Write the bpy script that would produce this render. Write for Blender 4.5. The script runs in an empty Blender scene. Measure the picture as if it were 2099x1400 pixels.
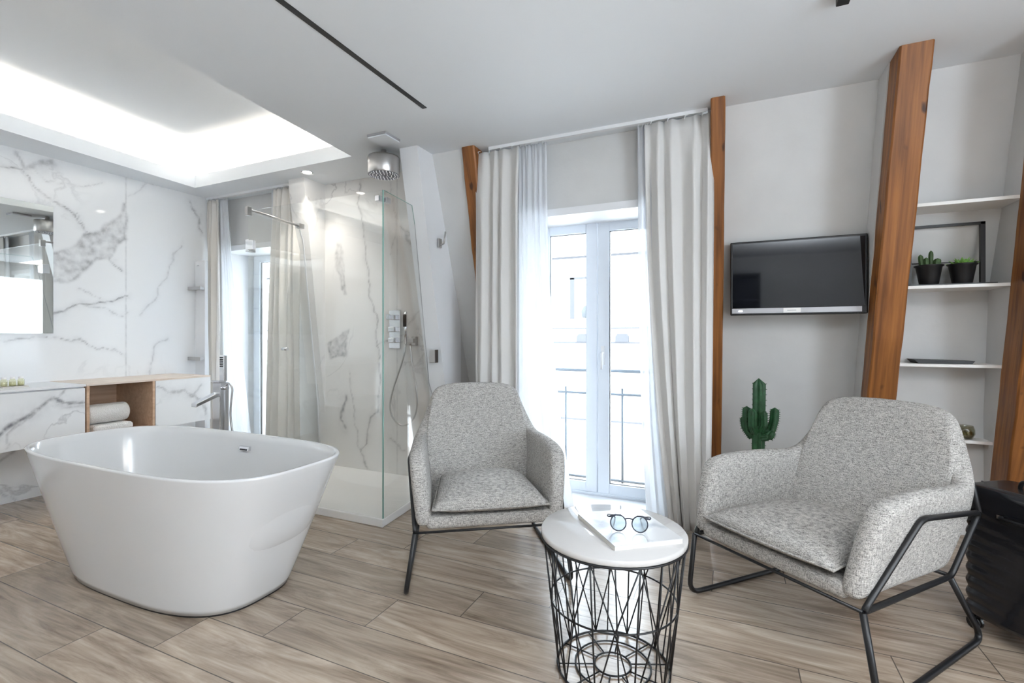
import bpy, bmesh, math, random
import numpy as np
from mathutils import Vector, Matrix, noise as mnoise
random.seed(7)
sc = bpy.context.scene
COL = sc.collection
PI = math.pi

# ------------------------------------------------------------------ camera
CH = 1.2
cam_d = bpy.data.cameras.new('camera'); cam = bpy.data.objects.new('camera', cam_d); COL.objects.link(cam)
cam.location = (0, 0, CH); cam.rotation_euler = (PI/2, 0, math.radians(24.335))
cam_d.sensor_width = 36; cam_d.lens = 995/2099*36; cam_d.shift_y = -10/2099; cam_d.clip_start = 0.02
sc.camera = cam
sc.view_settings.view_transform = 'Standard'; sc.view_settings.look = 'None'
sc.view_settings.gamma = 1; sc.view_settings.use_curve_mapping = False
sc.view_settings.exposure = 1.4
sc.cycles.max_bounces = 10; sc.cycles.diffuse_bounces = 6; sc.cycles.glossy_bounces = 5
sc.cycles.transparent_max_bounces = 24; sc.cycles.transmission_bounces = 8
sc.cycles.sample_clamp_indirect = 6; sc.cycles.caustics_reflective = False; sc.cycles.caustics_refractive = False
sc.cycles.use_denoising = True

# ------------------------------------------------------------------ world and lamps
w = bpy.data.worlds.new('world'); sc.world = w; w.use_nodes = True
w.node_tree.nodes['Background'].inputs[0].default_value = (0.80, 0.90, 1.0, 1)
w.node_tree.nodes['Background'].inputs[1].default_value = 5.5
def area(name, loc, rot, size, power, col, sy=None):
    l = bpy.data.lights.new(name, 'AREA'); l.energy = power; l.color = col; l.size = size
    if sy: l.shape = 'RECTANGLE'; l.size_y = sy
    o = bpy.data.objects.new(name, l); o.location = loc; o.rotation_euler = rot; COL.objects.link(o); return o
area('added_warm_fill', (1.5, 0.2, 2.5), (0, 0, 0), 1.0, 11, (1, 0.90, 0.78), 1.0)  # added warm fill from above, out of view, brightens the shelf nook
area('shower_downlight_lamp', (-3.22, 2.98, 2.55), (0, 0, 0), .06, 1.6, (1, .95, .88)).data.spread = 1.7
area('added_ceiling_fill', (0.9, -.8, 1.9), (PI, 0, 0), .5, 44, (.90, .95, 1), .5)  # unseen fill aimed upwards, added to brighten the ceiling
area('added_bath_fill', (-2.0, -1.6, 1.9), (PI, 0, 0), .5, 7, (.92, .96, 1), .5)  # weaker unseen fill on the bath side, added, aimed upwards

# ------------------------------------------------------------------ materials
def mat(name):
    m = bpy.data.materials.new(name); m.use_nodes = True
    nt = m.node_tree; b = nt.nodes['Principled BSDF']
    return m, nt, b
def N(nt, t, **kw):
    n = nt.nodes.new(t)
    for k, v in kw.items(): setattr(n, k, v)
    return n
def simple(name, col, rough=0.5, metal=0.0, bump=0, bscale=60, var=0, vscale=5, coat=0):
    m, nt, b = mat(name)
    b.inputs['Base Color'].default_value = (*col, 1); b.inputs['Roughness'].default_value = rough
    b.inputs['Metallic'].default_value = metal
    if coat: b.inputs['Coat Weight'].default_value = coat
    tc = N(nt, 'ShaderNodeTexCoord')
    if var:
        n = N(nt, 'ShaderNodeTexNoise'); n.inputs['Scale'].default_value = vscale; n.inputs['Detail'].default_value = 6
        nt.links.new(tc.outputs['Object'], n.inputs['Vector'])
        r = N(nt, 'ShaderNodeMapRange'); r.inputs[1].default_value = .3; r.inputs[2].default_value = .7
        r.inputs[3].default_value = 1-var; r.inputs[4].default_value = 1+var
        nt.links.new(n.outputs['Fac'], r.inputs[0])
        mx = N(nt, 'ShaderNodeVectorMath', operation='SCALE'); mx.inputs[0].default_value = col
        nt.links.new(r.outputs[0], mx.inputs['Scale']); nt.links.new(mx.outputs[0], b.inputs['Base Color'])
    if bump:
        n = N(nt, 'ShaderNodeTexNoise'); n.inputs['Scale'].default_value = bscale; n.inputs['Detail'].default_value = 5
        nt.links.new(tc.outputs['Object'], n.inputs['Vector'])
        bp = N(nt, 'ShaderNodeBump'); bp.inputs['Strength'].default_value = bump; bp.inputs['Distance'].default_value = .01
        nt.links.new(n.outputs['Fac'], bp.inputs['Height']); nt.links.new(bp.outputs[0], b.inputs['Normal'])
    return m
M = {}
M['plaster'] = simple('plaster', (.64, .64, .635), .85, bump=.35, bscale=9, var=.05, vscale=3)
M['ceiling'] = simple('ceiling_paint', (.765, .795, .825), .9)
M['white'] = simple('white_paint', (.80, .81, .83), .35)
M['pvc'] = simple('white_frame', (.74, .79, .86), .3)
M['shelf'] = simple('shelf_board', (.82, .81, .79), .4)
M['acrylic'] = simple('tub_acrylic', (.67, .675, .68), .12, coat=.3)
M['tray'] = simple('shower_tray', (.88, .87, .85), .35, bump=.05, bscale=40)
M['chrome'] = simple('chrome', (.78, .79, .82), .14, 1)
M['steel'] = simple('brushed_steel', (.5, .49, .48), .3, 1)
M['nozzle'] = simple('nozzle_face', (.25, .26, .3), .4, .6, bump=.5, bscale=300)
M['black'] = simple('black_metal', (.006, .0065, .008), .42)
M['blackp'] = simple('black_plastic', (.007, .0075, .009), .35)
M['screen'] = simple('tv_screen', (.006, .007, .010), .04)
M['silver'] = simple('silver_plastic', (.42, .42, .44), .35, .3)
M['case'] = simple('suitcase_shell', (.008, .009, .012), .24, coat=.3)
M['towel'] = simple('towel_terry', (.82, .81, .79), .95, bump=.8, bscale=150)
M['cactus'] = simple('cactus_skin', (.018, .075, .028), .5, var=.35, vscale=30)
M['cactus2'] = simple('small_cactus', (.05, .10, .03), .6, var=.5, vscale=60)
M['succ'] = simple('succulent_leaf', (.22, .45, .10), .45, var=.3, vscale=40)
M['pot'] = simple('pot_black', (.009, .009, .010), .42)
M['ceramic'] = simple('pot_white', (.7, .7, .68), .4)
M['soil'] = simple('soil', (.05, .035, .02), .95, bump=1, bscale=80)
M['paper'] = simple('paper', (.62, .60, .56), .7)
M['olive'] = simple('olive_filling', (.16, .14, .05), .7, var=.5, vscale=80)
M['street'] = simple('street', (.6, .6, .6), .9)
M['facade'] = simple('facade', (.80, .78, .75), .9)
M['facade_dark'] = simple('facade_detail', (.05, .055, .06), .8)
M['facade_mid'] = simple('facade_moulding', (.055, .055, .06), .8)
M['rail'] = simple('railing_metal', (.13, .15, .17), .5)
M['soap'] = simple('toiletry', (.66, .65, .48), .3)
M['rug'] = simple('rug', (.45, .44, .43), .95, bump=.8, bscale=120)
M['glassesframe'] = simple('glasses_frame', (.03, .035, .05), .2)

def emis(name, col, s):
    m = bpy.data.materials.new(name); m.use_nodes = True; nt = m.node_tree; nt.nodes.clear()
    e = N(nt, 'ShaderNodeEmission'); e.inputs[0].default_value = (*col, 1); e.inputs[1].default_value = s
    o = N(nt, 'ShaderNodeOutputMaterial'); nt.links.new(e.outputs[0], o.inputs[0]); return m
M['led'] = emis('led_strip', (1, .88, .74), 25)
M['spot'] = emis('downlight_lens', (1, .93, .82), 12)
M['ledot'] = emis('standby_light', (.9, .95, 1), 2)

def glass(name, tint, base=.05, rough=0.0, ior=1.45):
    m = bpy.data.materials.new(name); m.use_nodes = True; nt = m.node_tree; nt.nodes.clear()
    t = N(nt, 'ShaderNodeBsdfTransparent'); t.inputs[0].default_value = (*tint, 1)
    g = N(nt, 'ShaderNodeBsdfGlossy'); g.inputs['Roughness'].default_value = rough
    f = N(nt, 'ShaderNodeLayerWeight'); f.inputs[0].default_value = .5
    q = N(nt, 'ShaderNodeMath', operation='POWER'); q.inputs[1].default_value = 5; nt.links.new(f.outputs['Facing'], q.inputs[0])
    a = N(nt, 'ShaderNodeMath', operation='MULTIPLY_ADD'); a.inputs[1].default_value = .9; a.inputs[2].default_value = .02+base; nt.links.new(q.outputs[0], a.inputs[0])
    mx = N(nt, 'ShaderNodeMixShader'); nt.links.new(a.outputs[0], mx.inputs[0]); nt.links.new(t.outputs[0], mx.inputs[1]); nt.links.new(g.outputs[0], mx.inputs[2])
    o = N(nt, 'ShaderNodeOutputMaterial'); nt.links.new(mx.outputs[0], o.inputs[0]); return m
M['glass'] = glass('window_glass', (.99, 1, 1), 0)
M['shglass'] = glass('shower_glass', (.985, .99, .985), .055)
M['glassedge'] = simple('glass_edge', (.25, .42, .38), .15)
M['lens'] = glass('lens_glass', (.74, .80, .84), .12)
M['bowl'] = glass('bowl_glass', (.85, .84, .76), .08)
M['jar'] = glass('jar_glass', (.95, .95, .8), .1)
m, nt, b = mat('mirror'); b.inputs['Base Color'].default_value = (.86, .89, .88, 1); b.inputs['Metallic'].default_value = 1; b.inputs['Roughness'].default_value = .01; M['mirror'] = m

def fabric_trans(name, col, trans, transp):
    m = bpy.data.materials.new(name); m.use_nodes = True; nt = m.node_tree; nt.nodes.clear()
    d = N(nt, 'ShaderNodeBsdfDiffuse'); d.inputs[0].default_value = (*col, 1)
    t = N(nt, 'ShaderNodeBsdfTranslucent'); t.inputs[0].default_value = (*col, 1)
    mx = N(nt, 'ShaderNodeMixShader'); mx.inputs[0].default_value = trans
    nt.links.new(d.outputs[0], mx.inputs[1]); nt.links.new(t.outputs[0], mx.inputs[2])
    tc = N(nt, 'ShaderNodeTexCoord'); wv = N(nt, 'ShaderNodeTexNoise'); wv.inputs['Scale'].default_value = 160
    nt.links.new(tc.outputs['Object'], wv.inputs['Vector'])
    bp = N(nt, 'ShaderNodeBump'); bp.inputs['Strength'].default_value = .15; bp.inputs['Distance'].default_value = .005
    nt.links.new(wv.outputs['Fac'], bp.inputs['Height']); nt.links.new(bp.outputs[0], d.inputs['Normal'])
    last = mx
    if transp:
        tr = N(nt, 'ShaderNodeBsdfTransparent'); m2 = N(nt, 'ShaderNodeMixShader'); m2.inputs[0].default_value = transp
        nt.links.new(mx.outputs[0], m2.inputs[1]); nt.links.new(tr.outputs[0], m2.inputs[2]); last = m2
    o = N(nt, 'ShaderNodeOutputMaterial'); nt.links.new(last.outputs[0], o.inputs[0]); return m
M['curtain'] = fabric_trans('linen_curtain', (.76, .75, .735), .15, 0)
M['curtain_cream'] = fabric_trans('cream_curtain', (.88, .85, .81), .3, 0)
M['sheer'] = fabric_trans('sheer_curtain', (.88, .90, .93), .45, .22)

def marble(name, base, vein, faint=.5):
    m, nt, b = mat(name); b.inputs['Roughness'].default_value = .06
    tc = N(nt, 'ShaderNodeTexCoord')
    at = N(nt, 'ShaderNodeAttribute', attribute_name='vein')
    n1 = N(nt, 'ShaderNodeTexNoise'); n1.inputs['Scale'].default_value = 1.3; n1.inputs['Detail'].default_value = 8; n1.inputs['Distortion'].default_value = .6
    nt.links.new(tc.outputs['Object'], n1.inputs['Vector'])
    s = N(nt, 'ShaderNodeMath', operation='SUBTRACT'); s.inputs[1].default_value = .5; nt.links.new(n1.outputs['Fac'], s.inputs[0])
    a = N(nt, 'ShaderNodeMath', operation='ABSOLUTE'); nt.links.new(s.outputs[0], a.inputs[0])
    r = N(nt, 'ShaderNodeMapRange'); r.inputs[1].default_value = 0; r.inputs[2].default_value = .012; r.inputs[3].default_value = faint; r.inputs[4].default_value = 0
    nt.links.new(a.outputs[0], r.inputs[0])
    n2 = N(nt, 'ShaderNodeTexNoise'); n2.inputs['Scale'].default_value = .9; nt.links.new(tc.outputs['Object'], n2.inputs['Vector'])
    r2 = N(nt, 'ShaderNodeMapRange'); r2.inputs[1].default_value = .48; r2.inputs[2].default_value = .62; nt.links.new(n2.outputs['Fac'], r2.inputs[0])
    mu = N(nt, 'ShaderNodeMath', operation='MULTIPLY'); nt.links.new(r.outputs[0], mu.inputs[0]); nt.links.new(r2.outputs[0], mu.inputs[1])
    n3 = N(nt, 'ShaderNodeTexNoise'); n3.inputs['Scale'].default_value = 22; n3.inputs['Detail'].default_value = 6; nt.links.new(tc.outputs['Object'], n3.inputs['Vector'])
    r3 = N(nt, 'ShaderNodeMapRange'); r3.inputs[1].default_value = .3; r3.inputs[2].default_value = .68; r3.inputs[3].default_value = .35; r3.inputs[4].default_value = 1.25; nt.links.new(n3.outputs['Fac'], r3.inputs[0])
    mv = N(nt, 'ShaderNodeMath', operation='MULTIPLY'); nt.links.new(at.outputs['Fac'], mv.inputs[0]); nt.links.new(r3.outputs[0], mv.inputs[1])
    mm = N(nt, 'ShaderNodeMath', operation='MAXIMUM'); mm.use_clamp = True; nt.links.new(mv.outputs[0], mm.inputs[0]); nt.links.new(mu.outputs[0], mm.inputs[1])
    mx = N(nt, 'ShaderNodeMixRGB'); mx.inputs[1].default_value = (*base, 1); mx.inputs[2].default_value = (*vein, 1)
    nt.links.new(mm.outputs[0], mx.inputs[0]); nt.links.new(mx.outputs[0], b.inputs['Base Color'])
    return m
M['marble'] = marble('marble', (.82, .83, .84), (.20, .20, .22), .4)
M['marble_warm'] = marble('marble_shower', (.78, .765, .745), (.22, .21, .22), .5)
M['marble_top'] = marble('marble_tabletop', (.56, .55, .54), (.33, .31, .30), .9)

def wood(name, c1, c2, scale, axis=2, rough=.5, knots=True, dist=.6, tilt=0):
    m, nt, b = mat(name); b.inputs['Roughness'].default_value = rough
    tc = N(nt, 'ShaderNodeTexCoord'); mp = N(nt, 'ShaderNodeMapping')
    sv = [scale]*3; sv[axis] = scale*.045; mp.inputs['Scale'].default_value = sv
    vr = N(nt, 'ShaderNodeVectorRotate', rotation_type='X_AXIS'); vr.inputs['Angle'].default_value = tilt
    nt.links.new(tc.outputs['Object'], vr.inputs['Vector']); nt.links.new(vr.outputs[0], mp.inputs[0])
    n = N(nt, 'ShaderNodeTexNoise'); n.inputs['Scale'].default_value = 1; n.inputs['Detail'].default_value = 5; n.inputs['Distortion'].default_value = dist
    nt.links.new(mp.outputs[0], n.inputs['Vector'])
    cr = N(nt, 'ShaderNodeValToRGB'); cr.color_ramp.elements[0].position = .32; cr.color_ramp.elements[1].position = .68
    cr.color_ramp.elements[0].color = (*c1, 1); cr.color_ramp.elements[1].color = (*c2, 1)
    nt.links.new(n.outputs['Fac'], cr.inputs[0]); out = cr.outputs[0]
    if knots:
        v = N(nt, 'ShaderNodeTexNoise'); v.inputs['Scale'].default_value = 9; v.inputs['Detail'].default_value = 2
        mp2 = N(nt, 'ShaderNodeMapping'); mp2.inputs['Scale'].default_value = (1.5, 1.5, .7); nt.links.new(tc.outputs['Object'], mp2.inputs[0]); nt.links.new(mp2.outputs[0], v.inputs['Vector'])
        r = N(nt, 'ShaderNodeMapRange'); r.inputs[1].default_value = .66; r.inputs[2].default_value = .74; nt.links.new(v.outputs['Fac'], r.inputs[0])
        mx = N(nt, 'ShaderNodeMixRGB'); mx.inputs[2].default_value = (c1[0]*.35, c1[1]*.3, c1[2]*.3, 1)
        nt.links.new(r.outputs[0], mx.inputs[0]); nt.links.new(out, mx.inputs[1]); out = mx.outputs[0]
    nt.links.new(out, b.inputs['Base Color'])
    bp = N(nt, 'ShaderNodeBump'); bp.inputs['Strength'].default_value = .3; bp.inputs['Distance'].default_value = .004
    nt.links.new(n.outputs['Fac'], bp.inputs['Height']); nt.links.new(bp.outputs[0], b.inputs['Normal'])
    return m
M['beam'] = wood('beam_timber', (.15, .050, .011), (.36, .135, .030), 42, dist=.25, tilt=-math.atan(.33))
M['oak_pale'] = wood('pale_oak', (.66, .55, .46), (.76, .67, .59), 40, axis=1, knots=False)
M['oak'] = wood('oak_veneer', (.50, .33, .22), (.62, .44, .31), 40, axis=1, knots=False)

def floor_mat():
    m, nt, b = mat('wood_look_floor_tiles'); L = nt.links.new
    tc = N(nt, 'ShaderNodeTexCoord'); sp = N(nt, 'ShaderNodeSeparateXYZ'); L(tc.outputs['Object'], sp.inputs[0])
    def mth(op, a, bb=None, cc=None):
        n = N(nt, 'ShaderNodeMath', operation=op)
        for i, x in enumerate((a, bb, cc)):
            if x is None: continue
            if isinstance(x, (int, float)): n.inputs[i].default_value = x
            else: L(x, n.inputs[i])
        return n.outputs[0]
    yr = mth('DIVIDE', mth('SUBTRACT', sp.outputs[1], .911), .223)
    row = mth('FLOOR', yr); fy = mth('FRACT', yr)
    xs = mth('DIVIDE', mth('SUBTRACT', sp.outputs[0], mth('ADD', mth('MULTIPLY', row, .325), -2.36)), 1.28)
    ti = mth('FLOOR', xs); fx = mth('FRACT', xs)
    ey = mth('MULTIPLY', mth('MINIMUM', fy, mth('SUBTRACT', 1, fy)), .223)
    ex = mth('MULTIPLY', mth('MINIMUM', fx, mth('SUBTRACT', 1, fx)), 1.28)
    e = mth('MINIMUM', ex, ey)
    grout = N(nt, 'ShaderNodeMapRange'); grout.inputs[1].default_value = .0014; grout.inputs[2].default_value = .0026; grout.inputs[3].default_value = 1; grout.inputs[4].default_value = 0; L(e, grout.inputs[0])
    cb = N(nt, 'ShaderNodeCombineXYZ'); L(row, cb.inputs[0]); L(ti, cb.inputs[1])
    wn = N(nt, 'ShaderNodeTexWhiteNoise', noise_dimensions='3D'); L(cb.outputs[0], wn.inputs[0])
    off = N(nt, 'ShaderNodeVectorMath', operation='SCALE'); off.inputs['Scale'].default_value = 20; L(wn.outputs['Color'], off.inputs[0])
    ad = N(nt, 'ShaderNodeVectorMath', operation='ADD'); L(tc.outputs['Object'], ad.inputs[0]); L(off.outputs[0], ad.inputs[1])
    mp = N(nt, 'ShaderNodeMapping'); mp.inputs['Scale'].default_value = (1.9, 13, 1); L(ad.outputs[0], mp.inputs[0])
    n1 = N(nt, 'ShaderNodeTexNoise'); n1.inputs['Scale'].default_value = 1.0; n1.inputs['Detail'].default_value = 8; n1.inputs['Distortion'].default_value = 1.1; n1.inputs['Roughness'].default_value = .62; L(mp.outputs[0], n1.inputs['Vector'])
    mp2 = N(nt, 'ShaderNodeMapping'); mp2.inputs['Scale'].default_value = (4, 90, 1); L(ad.outputs[0], mp2.inputs[0])
    n2 = N(nt, 'ShaderNodeTexNoise'); n2.inputs['Scale'].default_value = 1.0; n2.inputs['Detail'].default_value = 4; L(mp2.outputs[0], n2.inputs['Vector'])
    f = mth('ADD', mth('MULTIPLY', n1.outputs['Fac'], .75), mth('MULTIPLY', n2.outputs['Fac'], .25))
    cr = N(nt, 'ShaderNodeValToRGB'); el = cr.color_ramp.elements
    el[0].position = .34; el[0].color = (.205, .150, .108, 1); el[1].position = .66; el[1].color = (.52, .43, .34, 1)
    k = cr.color_ramp.elements.new(.5); k.color = (.36, .285, .22, 1)
    L(f, cr.inputs[0])
    tone = N(nt, 'ShaderNodeMapRange'); tone.inputs[3].default_value = .82; tone.inputs[4].default_value = 1.2; L(wn.outputs['Value'], tone.inputs[0])
    sc_ = N(nt, 'ShaderNodeVectorMath', operation='SCALE'); L(cr.outputs[0], sc_.inputs[0]); L(tone.outputs[0], sc_.inputs['Scale'])
    mx = N(nt, 'ShaderNodeMixRGB'); mx.inputs[2].default_value = (.10, .085, .07, 1); L(grout.outputs[0], mx.inputs[0]); L(sc_.outputs[0], mx.inputs[1])
    L(mx.outputs[0], b.inputs['Base Color'])
    b.inputs['Roughness'].default_value = .27; b.inputs['Specular IOR Level'].default_value = .8
    bp = N(nt, 'ShaderNodeBump'); bp.inputs['Strength'].default_value = .25; bp.inputs['Distance'].default_value = .002
    L(mth('SUBTRACT', f, grout.outputs[0]), bp.inputs['Height']); L(bp.outputs[0], b.inputs['Normal'])
    return m
M['floor'] = floor_mat()

def tweed(name, dark, light):
    m, nt, b = mat(name); L = nt.links.new
    b.inputs['Roughness'].default_value = .95; b.inputs['Specular IOR Level'].default_value = .15
    tc = N(nt, 'ShaderNodeTexCoord')
    def nz(sv, sc_):
        mp = N(nt, 'ShaderNodeMapping'); mp.inputs['Scale'].default_value = sv; L(tc.outputs['Object'], mp.inputs[0])
        n = N(nt, 'ShaderNodeTexNoise'); n.inputs['Scale'].default_value = sc_; n.inputs['Detail'].default_value = 3; L(mp.outputs[0], n.inputs['Vector']); return n.outputs['Fac']
    a = nz((.22, .22, 1.8), 230); c = nz((1.8, 1.8, .22), 230); d = nz((1, 1, 1), 300)
    s1 = N(nt, 'ShaderNodeMath', operation='ADD'); L(a, s1.inputs[0]); L(c, s1.inputs[1])
    s2 = N(nt, 'ShaderNodeMath', operation='ADD'); L(s1.outputs[0], s2.inputs[0]); L(d, s2.inputs[1])
    r = N(nt, 'ShaderNodeMapRange'); r.inputs[1].default_value = 1.15; r.inputs[2].default_value = 1.75; L(s2.outputs[0], r.inputs[0])
    mx = N(nt, 'ShaderNodeMixRGB'); mx.inputs[1].default_value = (*dark, 1); mx.inputs[2].default_value = (*light, 1); L(r.outputs[0], mx.inputs[0])
    L(mx.outputs[0], b.inputs['Base Color'])
    bp = N(nt, 'ShaderNodeBump'); bp.inputs['Strength'].default_value = .6; bp.inputs['Distance'].default_value = .002
    L(r.outputs[0], bp.inputs['Height']); L(bp.outputs[0], b.inputs['Normal'])
    return m
M['tweed'] = tweed('woven_upholstery', (.13, .125, .12), (.58, .56, .53))

m, nt, b = mat('magazine_cover'); b.inputs['Roughness'].default_value = .25
tc = N(nt, 'ShaderNodeTexCoord'); n = N(nt, 'ShaderNodeTexNoise'); n.inputs['Scale'].default_value = 9; n.inputs['Detail'].default_value = 5
nt.links.new(tc.outputs['Object'], n.inputs['Vector'])
cr = N(nt, 'ShaderNodeValToRGB'); cr.color_ramp.elements[0].position = .38; cr.color_ramp.elements[0].color = (.36, .38, .42, 1); cr.color_ramp.elements[1].position = .52; cr.color_ramp.elements[1].color = (.60, .61, .62, 1)
nt.links.new(n.outputs['Fac'], cr.inputs[0]); nt.links.new(cr.outputs[0], b.inputs['Base Color']); M['mag'] = m

# ------------------------------------------------------------------ mesh helpers
class MB:
    def __init__(s): s.v = []; s.f = []; s.sm = []
    def add(s, vs, fs, smooth=False):
        o = len(s.v); s.v += [tuple(p) for p in vs]
        for f in fs: s.f.append(tuple(i+o for i in f)); s.sm.append(smooth)
        return s
    def box(s, x0, x1, y0, y1, z0, z1):
        vs = [(x, y, z) for z in (z0, z1) for y in (y0, y1) for x in (x0, x1)]
        return s.add(vs, [(0, 2, 3, 1), (4, 5, 7, 6), (0, 1, 5, 4), (2, 6, 7, 3), (0, 4, 6, 2), (1, 3, 7, 5)])
    def hexa(s, vs):   # eight corners ordered like box
        return s.add(vs, [(0, 2, 3, 1), (4, 5, 7, 6), (0, 1, 5, 4), (2, 6, 7, 3), (0, 4, 6, 2), (1, 3, 7, 5)])
    def tube(s, pts, r, n=10, closed=False, caps=True):
        pts = [Vector(p) for p in pts]; m = len(pts); rs = r if isinstance(r, (list, tuple)) else [r]*m
        ring = []; up = None
        for i, p in enumerate(pts):
            a = pts[(i-1) % m] if (i > 0 or closed) else p; c = pts[(i+1) % m] if (i < m-1 or closed) else p
            t1 = (p-a).normalized() if (p-a).length > 0 else (c-p).normalized(); t2 = (c-p).normalized() if (c-p).length > 0 else t1
            t = (t1+t2).normalized()
            if up is None:
                up = Vector((0, 0, 1)) if abs(t.z) < .9 else Vector((1, 0, 0))
            u = (up-t*up.dot(t)).normalized(); v = t.cross(u); up = u
            k = 1/max(.5, math.sqrt(max(0.01, (1+t1.dot(t2))/2)))
            ring.append([p+(u*math.cos(2*PI*j/n)+v*math.sin(2*PI*j/n))*rs[i]*(k if 0 < i < m-1 or closed else 1) for j in range(n)])
        vs = [q for rg in ring for q in rg]; fs = []
        for i in range(m if closed else m-1):
            for j in range(n):
                a = i*n+j; bq = i*n+(j+1) % n; i2 = (i+1) % m
                fs.append((a, bq, i2*n+(j+1) % n, i2*n+j))
        s.add(vs, fs, True)
        if caps and not closed:
            s.add(ring[0], [tuple(reversed(range(n)))]); s.add(ring[-1], [tuple(range(n))])
        return s
    def lathe(s, prof, c=(0, 0, 0), n=32, smooth=True, cap0=False, cap1=False):
        vs = [(c[0]+r*math.cos(2*PI*j/n), c[1]+r*math.sin(2*PI*j/n), c[2]+z) for r, z in prof for j in range(n)]
        fs = [(i*n+j, i*n+(j+1) % n, (i+1)*n+(j+1) % n, (i+1)*n+j) for i in range(len(prof)-1) for j in range(n)]
        s.add(vs, fs, smooth)
        if cap0: s.add(vs[:n], [tuple(reversed(range(n)))])
        if cap1: s.add(vs[-n:], [tuple(range(n))])
        return s
    def prism(s, poly, fn, t0, t1):   # poly 2D, fn(a,b,t)->xyz
        n = len(poly)
        vs = [fn(a, b_, t0) for a, b_ in poly]+[fn(a, b_, t1) for a, b_ in poly]
        fs = [tuple(reversed(range(n))), tuple(range(n, 2*n))]+[(i, (i+1) % n, n+(i+1) % n, n+i) for i in range(n)]
        return s.add(vs, fs)
    def grid(s, rows, smooth=True, cu=False, cv=False):
        nr = len(rows); nc = len(rows[0]); vs = [p for r in rows for p in r]
        fs = [(i*nc+j, i*nc+(j+1) % nc, ((i+1) % nr)*nc+(j+1) % nc, ((i+1) % nr)*nc+j) for i in range(nr if cv else nr-1) for j in range(nc if cu else nc-1)]
        return s.add(vs, fs, smooth)
    def build(s, name, m, parent=None, origin=None, bevel=0, sub=0, solid=0, segs=2, fix=True):
        me = bpy.data.meshes.new(name)
        o = Vector(origin) if origin is not None else (parent_world(parent) if parent else base_of(s.v))
        me.from_pydata([tuple(Vector(p)-o) for p in s.v], [], s.f)
        me.polygons.foreach_set('use_smooth', [x for x in s.sm])
        if fix:
            bm = bmesh.new(); bm.from_mesh(me); bmesh.ops.remove_doubles(bm, verts=bm.verts, dist=1e-5)
            bmesh.ops.recalc_face_normals(bm, faces=bm.faces); bm.to_mesh(me); bm.free()
        me.update()
        ob = bpy.data.objects.new(name, me); COL.objects.link(ob)
        me.materials.append(M[m] if isinstance(m, str) else m)
        if parent: ob.parent = parent
        else: ob.location = o
        if solid:
            q = ob.modifiers.new('solid', 'SOLIDIFY'); q.thickness = solid; q.offset = 0
        if bevel:
            q = ob.modifiers.new('bevel', 'BEVEL'); q.width = bevel; q.segments = segs; q.limit_method = 'ANGLE'; q.angle_limit = math.radians(40)
        if sub:
            q = ob.modifiers.new('sub', 'SUBSURF'); q.levels = sub; q.render_levels = sub
            for p in me.polygons: p.use_smooth = True
        return ob
LOCAL = set(); WPOS = {}
def base_of(vs):
    xs, ys, zs = zip(*vs); return Vector(((min(xs)+max(xs))/2, (min(ys)+max(ys))/2, min(zs)))
def parent_world(p):
    r = p
    while r.parent: r = r.parent
    if r.name in LOCAL: return Vector((0, 0, 0))
    return Vector(r.location)
def thing(name, label, cat, loc, rotz=0, group=None, local=False):
    o = bpy.data.objects.new(name, None); COL.objects.link(o); o.location = loc; o.rotation_euler = (0, 0, rotz)
    o.empty_display_size = .1; o['label'] = label; o['category'] = cat; o['kind'] = 'thing'
    if group: o['group'] = group
    if local: LOCAL.add(o.name)
    return o
def tag(o, label, cat, group=None):
    o['label'] = label; o['category'] = cat; o['kind'] = 'thing'
    if group: o['group'] = group
    return o
def struct(o): o['kind'] = 'structure'; return o
def plabel(o, l): o['label'] = l; return o
def fillet(pts, r, n=5):
    pts = [Vector(p) for p in pts]; out = [pts[0]]
    for i in range(1, len(pts)-1):
        a, p, c = pts[i-1], pts[i], pts[i+1]; d1 = (a-p); d2 = (c-p); rr = min(r, d1.length*.45, d2.length*.45)
        q0 = p+d1.normalized()*rr; q2 = p+d2.normalized()*rr
        for k in range(n+1):
            t = k/n; out.append(q0*(1-t)**2+p*2*t*(1-t)+q2*t*t)
    out.append(pts[-1]); return out
def filletc(pts, r, n=4):
    m = len(pts); pts = [Vector(p) for p in pts]; out = []
    for i in range(m):
        a, p, c = pts[i-1], pts[i], pts[(i+1) % m]; d1 = a-p; d2 = c-p; rr = min(r, d1.length*.45, d2.length*.45)
        q0 = p+d1.normalized()*rr; q2 = p+d2.normalized()*rr
        for k in range(n+1):
            t = k/n; out.append(q0*(1-t)**2+p*2*t*(1-t)+q2*t*t)
    return out

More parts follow.
